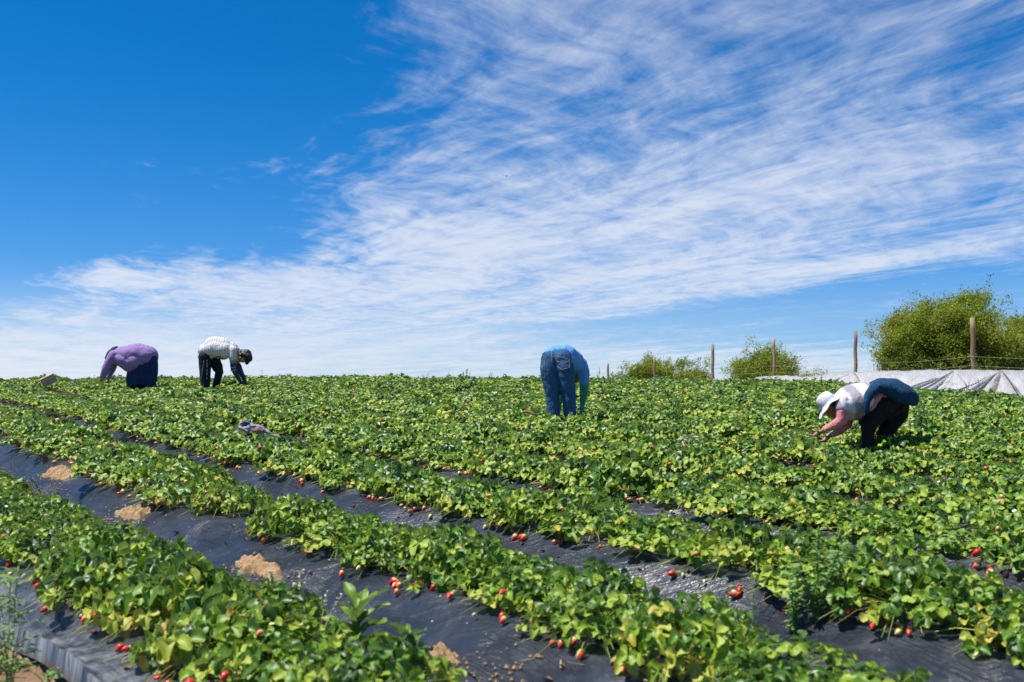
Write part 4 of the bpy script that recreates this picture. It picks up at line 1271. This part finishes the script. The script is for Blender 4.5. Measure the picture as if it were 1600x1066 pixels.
# ------------------------------------------------------------------ discarded jacket on the plants
def c7(cx, cy): return 340 + cx / 13.3, 640 + cy / 13.3
def ch7(*a): return [(*c7(x, y), d, r / 13.3) for (x, y, d, r) in a]
Y = 10.3
p = ray(*c7(600, 560), Y)
J = empty('jacket', (p.x, p.y, p.z - 0.02), 'crumpled grey jacket with brown lining dropped on the plants left of centre', 'jacket')
M_JG = cloth('grey_lilac_fabric', (0.26, 0.24, 0.32), (0.40, 0.37, 0.46)); M_JB = cloth('brown_lining', (0.20, 0.11, 0.09), (0.34, 0.22, 0.18))
M_JD = cloth('dark_collar', (0.02, 0.02, 0.03), (0.05, 0.05, 0.07)); M_JBL = cloth('bright_blue_patch', (0.02, 0.17, 0.50), (0.04, 0.25, 0.65))
part('shell', J, blob_mesh('shell', [ch7((660, 350, 0, 45), (800, 350, .02, 50), (920, 400, .02, 60), (1010, 460, .02, 45), (1120, 530, .02, 32), (1290, 570, 0, 28)),
     ch7((620, 430, -.02, 70), (560, 400, -.02, 45)), ch7((460, 300, 0, 24), (470, 370, -.02, 26), (530, 405, -.03, 34), (620, 400, -.03, 50)), ch7((460, 300, 0, 22), (530, 250, 0, 20), (600, 225, 0, 14))], Y, 0.006, 2, [M_JG], 0.02, 0.04))
part('sleeve', J, blob_mesh('sleeve', [ch7((400, 500, -.02, 50), (310, 560, -.04, 75), (270, 650, -.05, 62), (265, 710, -.05, 30))], Y, 0.007, 2, [M_JG], 0.02, 0.03))
part('lining', J, blob_mesh('lining', [ch7((740, 440, -.05, 50), (850, 430, -.05, 60), (900, 460, -.05, 40)), ch7((700, 480, -.06, 26), (850, 490, -.06, 34))], Y, 0.006, 2, [M_JB], 0.02, 0.025))
part('collar', J, blob_mesh('collar', [ch7((500, 330, .0, 40), (560, 310, .02, 55), (640, 300, .0, 30)), ch7((680, 500, -.03, 55), (700, 540, -.02, 30))], Y, 0.006, 2, [M_JD], 0.01, 0.02))
part('patch', J, blob_mesh('patch', [ch7((590, 255, -.01, 18), (630, 262, -.01, 26), (670, 285, -.01, 14))], Y, 0.005, 1, [M_JBL]))

# ------------------------------------------------------------------ short piece of wood among the leaves
M_BARK = simple_noise('reddish_bark', (0.10, 0.045, 0.03), (0.26, 0.14, 0.10), 25, 0.85, 0.6)
Yw = 12.4
p0, p1 = ray(819, 641, Yw), ray(838, 645, Yw - 0.1)
tw = tube_obj('wood_billet', [p0 + (p1 - p0) * f + Vector((0, 0, 0.006 * math.sin(f * 5))) for f in (0, .2, .4, .6, .8, 1)], 0.022, M_BARK, None, 10, 0.6, loc=p0)
tw.location = p0 - Vector((0, 0, 0.02))
tag(tw, 'short reddish brown wood lying on the leaves left of the person in jeans', 'wood')

# ------------------------------------------------------------------ wooden crate tipped up on the crest, far left
M_CRATE = simple_noise('sunbleached_crate_wood', (0.34, 0.24, 0.15), (0.50, 0.38, 0.26), 10, 0.85, 0.5, 0.005, (0.15, 1, 1))
def boxbm(bm, c, s):
    r = bmesh.ops.create_cube(bm, size=1, matrix=Matrix.Translation(c) @ Matrix.Diagonal((*s, 1)))
    return r
def box_part(name, boxes, m, parent=None, bev=0.0):
    bm = bmesh.new()
    for c, s in boxes: boxbm(bm, c, s)
    if bev: bmesh.ops.bevel(bm, geom=list(bm.edges), offset=bev, segments=1, affect='EDGES')
    me = bpy.data.meshes.new(name); bm.to_mesh(me); bm.free(); me.materials.append(m)
    return link(name, me, parent)
p = ray(77, 590, 20.2)
C = empty('wooden_crate', (p.x, p.y, p.z - 0.06), 'tipped tan wooden crate showing above the crest at far left', 'crate')
box_part('bottom_board', [((0, 0, 0.006), (0.46, 0.30, 0.012))], M_CRATE, C)
for s_ in (-1, 1):
    box_part('side_board', [((0, s_ * 0.144, 0.012 + 0.04 + 0.088 * j), (0.46, 0.012, 0.08)) for j in (0, 1)], M_CRATE, C)
    box_part('end_board', [((s_ * 0.222, 0, 0.105), (0.014, 0.274, 0.19))], M_CRATE, C)
for sx in (-1, 1):
    for sy in (-1, 1): box_part('corner_post', [((sx * 0.20, sy * 0.126, 0.105), (0.03, 0.024, 0.186))], M_CRATE, C)
C.rotation_euler = (R(-82), R(-30), R(32)); C.scale = (0.6, 0.6, 0.6)

# ------------------------------------------------------------------ post and wire fence
FZTOP = None
def fence_pt(Yv): return fenceX(Yv)
posts = [(1836, 15.4, 478, 0, 0.055), (1519, 20.0, 497, 0.0, 0.048), (1337, 24.3, 517, 0.05, 0.043), (1209, 28.5, 529, 0.0, 0.042), (1113.5, 32.8, 538, 0.02, 0.052), (1022.5, 37.5, 558, -0.02, 0.045), (950, 42, 568, 0.0, 0.05)]
pb = ray(1519, 600, 20.0)
FN = empty('wire_fence', (pb.x, pb.y, float(base_h(pb.x, pb.y))), 'fence of rough wooden posts and thin wire along the right edge of the field', 'fence')
wire_pts = {0: [], 1: []}
for (x_, Yp, ytop, lean, r_) in posts:
    top = ray(x_, ytop, Yp); gz = float(base_h(top.x, top.y))
    bot = Vector((top.x + lean * (-1.2), top.y, gz - 0.3))
    n = 9; P = [bot + (top - bot) * (k / n) + Vector((0.008 * math.sin(k * 1.7 + Yp), 0.008 * math.cos(k * 2.1 + Yp), 0)) for k in range(n + 1)]
    P[-1] = top
    po = tube_obj('post', P, r_ * 1.05, M_POST, FN, 12, 0.9)
    wire_pts[0].append(top - Vector((0.05, 0.04, 0.96 * 1.0)))
    wire_pts[1].append(top - Vector((0.05, 0.04, 0.78)))
for w_, lift in ((0, 0.0), (1, 0.0)):
    P = []
    A = wire_pts[w_]
    for a, b in zip(A, A[1:]):
        for k in range(8):
            f = k / 8; P.append(a + (b - a) * f - Vector((0, 0, 0.05 * 4 * f * (1 - f))))
    P.append(A[-1])
    tube_obj('wire', P, 0.0019, M_WIRE, FN, 5)

# ------------------------------------------------------------------ pale shade cloth sagging along the fence
def tarp_fn(q, b):
    tc = q.node('ShaderNodeTexCoord').outputs['Object']
    n = q.noise(tc, 5.0, 6, 0.65, 0.6)
    uv = q.node('ShaderNodeTexCoord').outputs['UV']
    q.l.new(q.mix(q.rng(n, 0.35, 0.7), (0.52, 0.52, 0.54, 1), (0.42, 0.42, 0.43, 1)), b.inputs['Base Color'])
    q.l.new(q.mix(q.m('MULTIPLY', attr(q, 'fold'), 0.85, clamp=True), b.inputs['Base Color'].links[0].from_socket, (0.20, 0.185, 0.165, 1)), b.inputs['Base Color'])  # fold shading painted into the cloth colour as grey-brown bands
    wv_ = q.noise(tc, 14.0, 6, 0.7, 1.2)
    q.l.new(q.bump(q.m('ADD', n, q.m('MULTIPLY', wv_, 0.5)), 0.8, 0.05), b.inputs['Normal'])
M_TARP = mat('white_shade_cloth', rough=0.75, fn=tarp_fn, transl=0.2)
# gathering points where folds fan out: (distance, strength)
pins_ = [(15.9, .9), (18.9, 1.0), (20.25, 1.0), (24.0, 1.0), (26.4, .8), (28.4, 1.0), (30.6, .7), (32.6, 1.0)]
topline = [(12.0, 588), (15.4, 584), (18.4, 580), (20.25, 577), (22.0, 580.5), (24.2, 580), (26.0, 588), (28.4, 587), (30.0, 593), (31.2, 594), (32.8, 592), (34.0, 597)]
ys_ = np.arange(13.0, 33.8, 0.022); rows_ = np.linspace(0, 1, 46)
tr = random.Random(12)
YV, FV = np.meshgrid(ys_, rows_, indexing='ij')
ty = np.interp(ys_, [a for a, b in topline], [b for a, b in topline])
x0 = fenceX(ys_) - 0.10
zt = np.array([ray(800 + F * xx / yy, t_, yy).z for xx, yy, t_ in zip(x0, ys_, ty)])
zg = base_h(x0, ys_)
disp = np.zeros_like(YV); FOLD_SHADE = np.zeros_like(YV)
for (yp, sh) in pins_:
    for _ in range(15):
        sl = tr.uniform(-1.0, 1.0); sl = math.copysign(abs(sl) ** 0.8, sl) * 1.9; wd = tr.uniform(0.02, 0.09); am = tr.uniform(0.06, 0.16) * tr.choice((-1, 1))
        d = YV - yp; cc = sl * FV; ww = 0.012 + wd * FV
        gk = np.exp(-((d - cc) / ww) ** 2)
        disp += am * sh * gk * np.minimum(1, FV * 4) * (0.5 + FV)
        if am < 0: FOLD_SHADE += sh * (0.35 + 5 * wd) * np.exp(-((d - cc) / (ww * 0.9)) ** 4)  # inward folds get the painted shade
zz_ = zt[:, None] * (1 - FV) + zg[:, None] * FV - 0.06 * np.sin(math.pi * FV) * (zt - zg)[:, None]
xx_ = x0[:, None] - 0.10 - 0.55 * FV ** 1.3 - disp
zz_ = zz_ + disp * 0.15 + 0.03 * vnoise(YV * 2.3, 1.0 + 0 * YV) * (1 - FV) + 0.02 * vnoise(YV * 5, FV * 6)
V = np.stack([xx_, YV, zz_], -1).reshape(-1, 3); FOLD_SHADE = np.clip(FOLD_SHADE, 0, 1).ravel()
n1, n2 = YV.shape
idx = np.arange(n1 * n2).reshape(n1, n2)
Q = np.stack([idx[:-1, :-1], idx[1:, :-1], idx[1:, 1:], idx[:-1, 1:]], -1).reshape(-1, 4)
tp = link('shade_cloth', npmesh('shade_cloth', V, Q, [M_TARP], attrs={'fold': FOLD_SHADE}))
tag(tp, 'long pale grey plastic sheet sagging in folds along the foot of the fence', 'plastic sheet')


# ------------------------------------------------------------------ thorn trees and bushes beyond the fence
def tleaf_fn(q, b):
    r = attr(q, 'rnd')
    q.l.new(q.ramp(r, [(0.0, (0.07, 0.115, 0.018)), (0.45, (0.185, 0.26, 0.024)), (0.75, (0.22, 0.28, 0.035)), (0.9, (0.30, 0.30, 0.05)), (1.0, (0.28, 0.19, 0.08))]), b.inputs['Base Color'])
M_TLEAF = mat('thorn_tree_leaf', rough=0.55, fn=tleaf_fn, transl=0.3, spec=0.3)
M_TBARK = simple_noise('dark_bark', (0.05, 0.035, 0.025), (0.13, 0.10, 0.075), 12, 0.9, 0.6)


def thorn_tree(name, base, stems, height, spread, seed, label, leaf=0.055, dens=1.0, levels=4, droop=0.1, cat='tree', group=None, ell=(1.5, 1.5, 1.5)):
    rg = random.Random(seed); npr = np.random.default_rng(seed)
    segs = []; twigs = []
    def grow(p, d, ln, r, lev):
        n = 4; pts = [p]
        for k in range(n):
            d = (d + Vector((rg.gauss(0, .13), rg.gauss(0, .13), rg.gauss(0, .10) - droop * 0.25 * (levels - lev) / levels))).normalized()
            p = p + d * (ln / n); pts.append(p)
        segs.append((pts, r, lev))
        if lev == 0:
            twigs.append(pts); return
        if lev <= 2: twigs.append(pts)
        nb = {4: 5, 3: 5, 2: 5, 1: 5}[lev] if lev in (1, 2, 3, 4) else 4
        for k in range(nb):
            f = rg.uniform(0.35, 1.0) if k else 1.0
            q = pts[min(n, int(f * n))]
            ax = Vector((rg.gauss(0, 1), rg.gauss(0, 1), rg.gauss(0, 0.6))).normalized()
            nd = (d + ax * rg.uniform(0.45, 0.95)).normalized()
            nd.z = nd.z * 0.75 + 0.02
            grow(q, nd.normalized(), ln * rg.uniform(0.58, 0.80), r * 0.5, lev - 1)
    for s_ in range(stems):
        a = 2 * math.pi * (s_ + rg.random() * 0.6) / stems
        d = Vector((math.cos(a) * 0.75 * spread, math.sin(a) * 0.75 * spread, 1.0)).normalized()
        grow(Vector((math.cos(a) * 0.02, math.sin(a) * 0.02, -0.15)), d, height * 0.42, height * 0.011, levels)
    ks = 1.0
    def inside(p):
        q_ = ((math.hypot(p.x, p.y) / ell[0]) ** 2.7 + (max(0, p.z - ell[1]) / ell[2]) ** 2.7) ** (1 / 2.7)
        return q_ < 0.97 + (0.26 if levels > 3 else 0.8) * float(vnoise(math.atan2(p.y, p.x) * 2.3 + seed, p.z * (1.6 if levels > 3 else 2.6))) + (0.22 if rg.random() < 0.10 else 0)
    segs = [s for s in segs if s[2] >= 4 or inside(s[0][-1] * 1.08)]
    twigs = [t_ for t_ in twigs if inside(t_[-1])]
    root = empty(name, base, label, cat, group)
    P0, P1, P2, rr = [], [], [], []
    for pts, r, lev in segs:
        for a, b in ((0, 2), (2, 4)):
            P0.append(pts[a] * ks); P1.append(pts[a + 1] * ks); P2.append(pts[b] * ks); rr.append(max(0.006, r * (1 - 0.2 * (a > 0))))
    V, Qd, _ = tubes(np.array([tuple(v) for v in P0]), np.array([tuple(v) for v in P1]), np.array([tuple(v) for v in P2]), np.array(rr), np.zeros(len(rr)), 2, 5)
    link('trunk', npmesh('trunk', V, Qd, [M_TBARK]), root)
    cen, dirs = [], []
    for pts in twigs:
        for a, b in zip(pts, pts[1:]):
            m_ = max(1, int((b - a).length * ks / 0.05 * dens))
            for k in range(m_):
                cen.append(tuple((a + (b - a) * rg.random()) * ks)); dirs.append(tuple((b - a).normalized()))
    cen = np.array(cen); dirs = np.array(dirs); N = len(cen)
    cen = cen + npr.normal(0, 0.075, (N, 3))
    al = dirs * 0.6 + npr.normal(0, 0.7, (N, 3)); nm = npr.normal(0, 0.5, (N, 3)) + np.array([[0, 0, 0.7]])
    clump = npr.normal(0, 0.14, N) + 0.5 + 0.9 * vnoise(cen[:, 0] * 1.3 + 7, cen[:, 2] * 1.6 + cen[:, 1])
    Lf = npr.uniform(0.6, 1.3, N) * leaf
    Vl, Ql, rn, ve = leaflets(cen, frames(al, nm), Lf, Lf * 0.28, np.full(N, .2), np.full(N, .1), np.clip(clump, 0, 1), 2, 2, npr, False)
    link('crown', npmesh('crown', Vl, Ql, [M_TLEAF], attrs={'rnd': rn, 'vein': ve}), root)
    print(name, 'leaves', N)
    return root


def gp(x_, Yv):
    q = ray(x_, 600, Yv); return (q.x, Yv, float(base_h(q.x, Yv)) - 0.1)


def el(rxp, rzp, Yv, zc):   # crown radii given as they measure in the photo
    return (rxp * Yv / F, zc, rzp * Yv / F)


def gh(x_, ytop, Yv):   # height that reaches photo row ytop
    q = gp(x_, Yv); return ray(x_, ytop, Yv).z - q[2]


def tree_at(name, x_, ytop, Yv, rxp, seed, label, stems, leaf, dens, levels, cat):
    hh = gh(x_, ytop, Yv); zc = hh * 0.45
    thorn_tree(name, gp(x_, Yv), stems, hh * 1.5, 1.0, seed, label, leaf=leaf, dens=dens, levels=levels, cat=cat, ell=(rxp * Yv / F, zc, hh - zc))


tree_at('thorn_tree', 1497, 460, 31, 116, 21, 'spreading green thorn tree behind the tallest fence post at right', 12, 0.06, 5.0, 4, 'tree')
tree_at('thorn_tree', 1668, 462, 33, 95, 5, 'green thorn tree cut off by the right edge of the photo', 10, 0.06, 5.0, 4, 'tree')
tree_at('thorn_bush', 1008, 553, 44, 46, 8, 'left half of the yellowish bushes behind the left fence posts', 8, 0.07, 8, 3, 'bush')
tree_at('thorn_bush', 1062, 550, 45, 44, 9, 'bush just left of the third fence post from the left, bare twigs on top', 8, 0.07, 8, 3, 'bush')
tree_at('thorn_bush', 1194, 541, 36, 54, 14, 'feathery green bush behind the fourth fence post from the left', 8, 0.055, 8, 3, 'bush')
tree_at('thorn_bush', 1248, 564, 37, 44, 15, 'low bush trailing behind the plastic sheet left of the leaning post', 7, 0.05, 8, 3, 'bush')


# ------------------------------------------------------------------ weeds
def on_ground(px_, py_):
    """where the photo ray through (px,py) meets the beds"""
    o = Vector((0, 0, EYE)); d = (ray(px_, py_, 10) - o).normalized(); t = 1.5
    while t < 60:
        q = o + d * t
        if q.z <= H(q.x, q.y): return q
        t += 0.02
    return q


def stalk_weed(px_, Yv, ytop, nst, spread, seed, label, leafL=0.03, leafW=0.006, dens=26, m=None, cat='weed', head=False, stemr=0.0022, grp=None, mstem=None):
    rg = random.Random(seed); npr = np.random.default_rng(seed)
    q = ray(px_, 600, Yv); z = H(q.x, Yv); hgt = ray(px_, ytop, Yv).z - z
    root = empty('weed', (q.x, Yv, z), label, cat, grp)
    P0, P1, P2 = [], [], []; cen, al = [], []
    for s_ in range(nst):
        a = rg.uniform(0, 6.28); hh = hgt * (1 if s_ == 0 else rg.uniform(0.55, 0.95)); sp_ = spread * (0.25 if s_ == 0 else rg.uniform(0.5, 1))
        p0 = Vector((rg.gauss(0, .01), rg.gauss(0, .01), -0.02)); p2 = Vector((math.cos(a) * sp_, math.sin(a) * sp_, hh)); p1 = Vector((p2.x * .3, p2.y * .3, hh * .55))
        P0.append(tuple(p0)); P1.append(tuple(p1)); P2.append(tuple(p2))
        for k in range(int(dens * hh / 0.3)):
            f = rg.uniform(0.12, 1.0) if not head else rg.uniform(0.6, 1.0)
            c = p0 * (1 - f) ** 2 + p1 * 2 * f * (1 - f) + p2 * f * f
            aa = rg.uniform(0, 6.28); cen.append(tuple(c)); al.append((math.cos(aa), math.sin(aa), 0.9 if head else rg.uniform(0.2, 1.1)))
    N = len(cen)
    V, Qd, _ = tubes(np.array(P0), np.array(P1), np.array(P2), np.full(len(P0), stemr), np.zeros(len(P0)), 6, 4)
    link('stalks', npmesh('stalks', V, Qd, [mstem or m or M_WEED]), root)
    if N:
        Lf = npr.uniform(0.5, 1.2, N) * leafL
        Vl, Ql, rn, ve = leaflets(np.array(cen), frames(np.array(al), npr.normal(0, .4, (N, 3)) + np.array([[0, 0, 1.0]])), Lf, Lf * leafW / leafL, np.full(N, .2), np.full(N, .4), np.zeros(N), 4, 2, npr, False)
        link('leaves', npmesh('leaves', Vl, Ql, [m or M_WEED]), root)
    return root


def rosette(px_, Yv, hgt, n, L_, W_, seed, label):
    rg = random.Random(seed); npr = np.random.default_rng(seed)
    q = ray(px_, 600, Yv); z = H(q.x, Yv)
    root = empty('broadleaf_weed', (q.x, Yv, z), label, 'weed')
    cen, al, nm = [], [], []
    for k in range(n):
        f = k / n; a = k * 2.4 + rg.uniform(-.3, .3); c = Vector((0, 0, hgt * (0.15 + 0.6 * f)))
        cen.append(tuple(c)); e = 0.35 + 1.5 * f
        al.append((math.cos(a), math.sin(a), e)); nm.append((-math.cos(a) * e * .6, -math.sin(a) * e * .6, 1.0))
    Lf = npr.uniform(0.75, 1.1, n) * L_
    Vl, Ql, rn, ve = leaflets(np.array(cen), frames(np.array(al), np.array(nm)), Lf, Lf * W_ / L_, np.full(n, .35), np.full(n, .35), np.zeros(n), 12, 4, npr, True)
    V, Qd, _ = tubes(np.array([[0, 0, -.02]]), np.array([[0.005, 0, hgt * .4]]), np.array([[0, 0, hgt * .85]]), np.array([.006]), np.zeros(1), 4, 6)
    link('leaves', npmesh('leaves', Vl, Ql, [M_LEAF], attrs={'rnd': np.full(len(Vl), 0.40), 'vein': ve}), root)
    link('stalks', npmesh('stalks', V, Qd, [M_WEED]), root)


stalk_weed(1268, 4.45, 826, 8, 0.16, 1, 'tall wispy green weed with tiny leaves standing in the furrow at right', 0.036, 0.008, 60, stemr=0.0036)
stalk_weed(1232, 4.45, 890, 5, 0.10, 2, 'pale seeding weed left of the tall wispy weed', 0.028, 0.007, 60, stemr=0.003)
stalk_weed(1133, 4.6, 915, 2, 0.04, 3, 'short thin weed in the furrow left of the two seeding weeds', 0.022, 0.004, 40)
stalk_weed(1168, 4.5, 925, 2, 0.04, 31, 'slim upright weed between the short one and the seeding weed', 0.022, 0.004, 40)
stalk_weed(1310, 4.3, 985, 2, 0.04, 32, 'small weed sprig rising from the front row at lower right', 0.02, 0.004, 36)
stalk_weed(30, 3.75, 885, 7, 0.14, 4, 'long narrow leaved weed beside the worn film edge at bottom left', 0.085, 0.004, 12)
stalk_weed(8, 3.7, 970, 7, 0.10, 41, 'dense feathery weed on bare soil in the bottom left corner', 0.035, 0.006, 34)
stalk_weed(40, 3.95, 1030, 5, 0.10, 42, 'low yellowish green seedling on the soil below the film edge', 0.035, 0.012, 24)
stalk_weed(88, 3.75, 1045, 5, 0.07, 43, 'low green seedling under the flap of the front film', 0.035, 0.012, 24)
rosette(562, 4.1, 0.20, 15, 0.15, 0.026, 6, 'broad leaved weed with upright toothed leaves at the bottom, left of the sand')
rosette(636, 4.05, 0.11, 8, 0.12, 0.028, 7, 'low leafy weed touching the nearest sand heap')
rosette(692, 6.4, 0.20, 13, 0.13, 0.018, 9, 'upright bright green weed in the second row near the centre')
stalk_weed(430, 4.3, 893, 1, 0.02, 12, 'single pale dry grass spike standing left of the others', 0.014, 0.004, 110, M_DRY, 'dry grass', True, stemr=0.0032)
stalk_weed(475, 4.2, 893, 3, 0.03, 13, 'pale dry grass spikes standing behind the front row', 0.014, 0.004, 110, M_DRY, 'dry grass', True, stemr=0.0032)
stalk_weed(505, 4.15, 925, 2, 0.13, 14, 'leaning dry grass stalk right of the pale upright spikes', 0.012, 0.003, 30, M_DRY, 'dry grass', True)
stalk_weed(793, 10.6, 665, 7, 0.12, 16, 'tuft of thin grass among the plants below the centre', 0.05, 0.003, 20)
stalk_weed(1070, 10.2, 672, 8, 0.14, 17, 'yellowish tuft of seeding grass right of centre', 0.03, 0.003, 26, M_DRY)
stalk_weed(1480, 8.6, 775, 4, 0.08, 18, 'wispy weed in the middle rows near the right edge', 0.025, 0.004, 30)
hz = [(722, 22.0, 581, 3, 'dark seeding weed, tallest on the middle skyline', 60), (728, 22.2, 577, 3, 'dark upright weed spike beside the tallest one on the skyline', 60),
      (734, 22.5, 583, 1, 'thin dark spike right of the pair on the skyline', 50), (700, 22.4, 582, 4, 'sparse branching weed left of the skyline pair', 20),
      (768, 22.6, 579, 3, 'three thin seeding stems on the skyline right of the pair', 12), (662, 22.4, 586, 4, 'small fluffy weed on the skyline left of centre', 30),
      (668, 22.8, 584, 1, 'single thin stem with a dark head on the skyline', 8), (680, 22.5, 587, 1, 'tiny dark headed stem on the middle skyline', 8),
      (409, 19.6, 579, 2, 'thin budded stem on the skyline right of the boy', 8), (22, 20.5, 589, 1, 'thin stem on the skyline left of the crate', 8),
      (9, 20.6, 594, 1, 'faint grass stem at the left end of the skyline', 6), (56, 20.2, 588, 1, 'budded stem just left of the tipped crate', 8),
      (147, 20.0, 586, 1, 'budded stem left of the person in lilac', 8), (936, 22.0, 574, 3, 'dark weed right of the person in jeans', 16),
      (587, 22.5, 585, 1, 'thin dark spike on the skyline between boy and centre', 14),
      (1283, 19.5, 583, 2, 'dark thin weed against the sheet above the pink sleeved person', 30), (1272, 19.5, 590, 2, 'small dark weed against the sheet near the hat', 26),
      (1512, 17.8, 596, 4, 'dry twiggy weed in front of the sheet near the tall post', 12), (1530, 17.6, 592, 3, 'dry twiggy weed in front of the sheet, right of its twin', 12),
      (1384, 23.0, 566, 2, 'bare dark stem behind the sheet', 8), (1407, 23.2, 564, 2, 'bare leaning stem behind the sheet left of the big tree', 8), (1366, 23.4, 567, 2, 'twiggy bare weed behind the sheet above the blue cloth', 8)]
for n, (x_, Yv, yt, ns_, lab, dn_) in enumerate(hz):
    stalk_weed(x_, Yv, yt, ns_, 0.10 if ns_ > 2 else 0.04, 200 + n, lab, 0.03, 0.007, dn_ * 0.7, M_WEEDD, head=True, stemr=0.004, grp='weeds on the skyline')

# ------------------------------------------------------------------ a distant bird
bp = ray(790.5, 275.3, 90)
bm = bmesh.new()
bmesh.ops.create_icosphere(bm, subdivisions=2, radius=1, matrix=Matrix.Diagonal((0.16, 0.05, 0.05, 1)))
def wing(sx, up):
    a = [bm.verts.new(v_) for v_ in ((0.07, 0.0, 0.02), (-0.07, 0.0, 0.02), (-0.10, sx * 0.28, 0.07 * up), (0.05, sx * 0.28, 0.07 * up), (-0.10, sx * 0.55, 0.03 * up))]
    bm.faces.new((a[0], a[1], a[2], a[3])); bm.faces.new((a[3], a[2], a[4]))
wing(1, 1); wing(-1, 1.3)
t_ = [bm.verts.new(v_) for v_ in ((-0.13, 0.02, 0.0), (-0.13, -0.02, 0.0), (-0.24, -0.05, 0.0), (-0.24, 0.05, 0.0))]; bm.faces.new(t_)
me = bpy.data.meshes.new('bird'); bm.to_mesh(me); bm.free(); me.materials.append(mat('dark_feathers', (0.03, 0.03, 0.035), 0.7))
bd = link('bird', me); bd.location = bp; bd.rotation_euler = (R(12), 0, R(60)); bd.scale = (0.75,) * 3
tag(bd, 'tiny dark bird gliding high in the cloudy sky above the centre', 'bird')
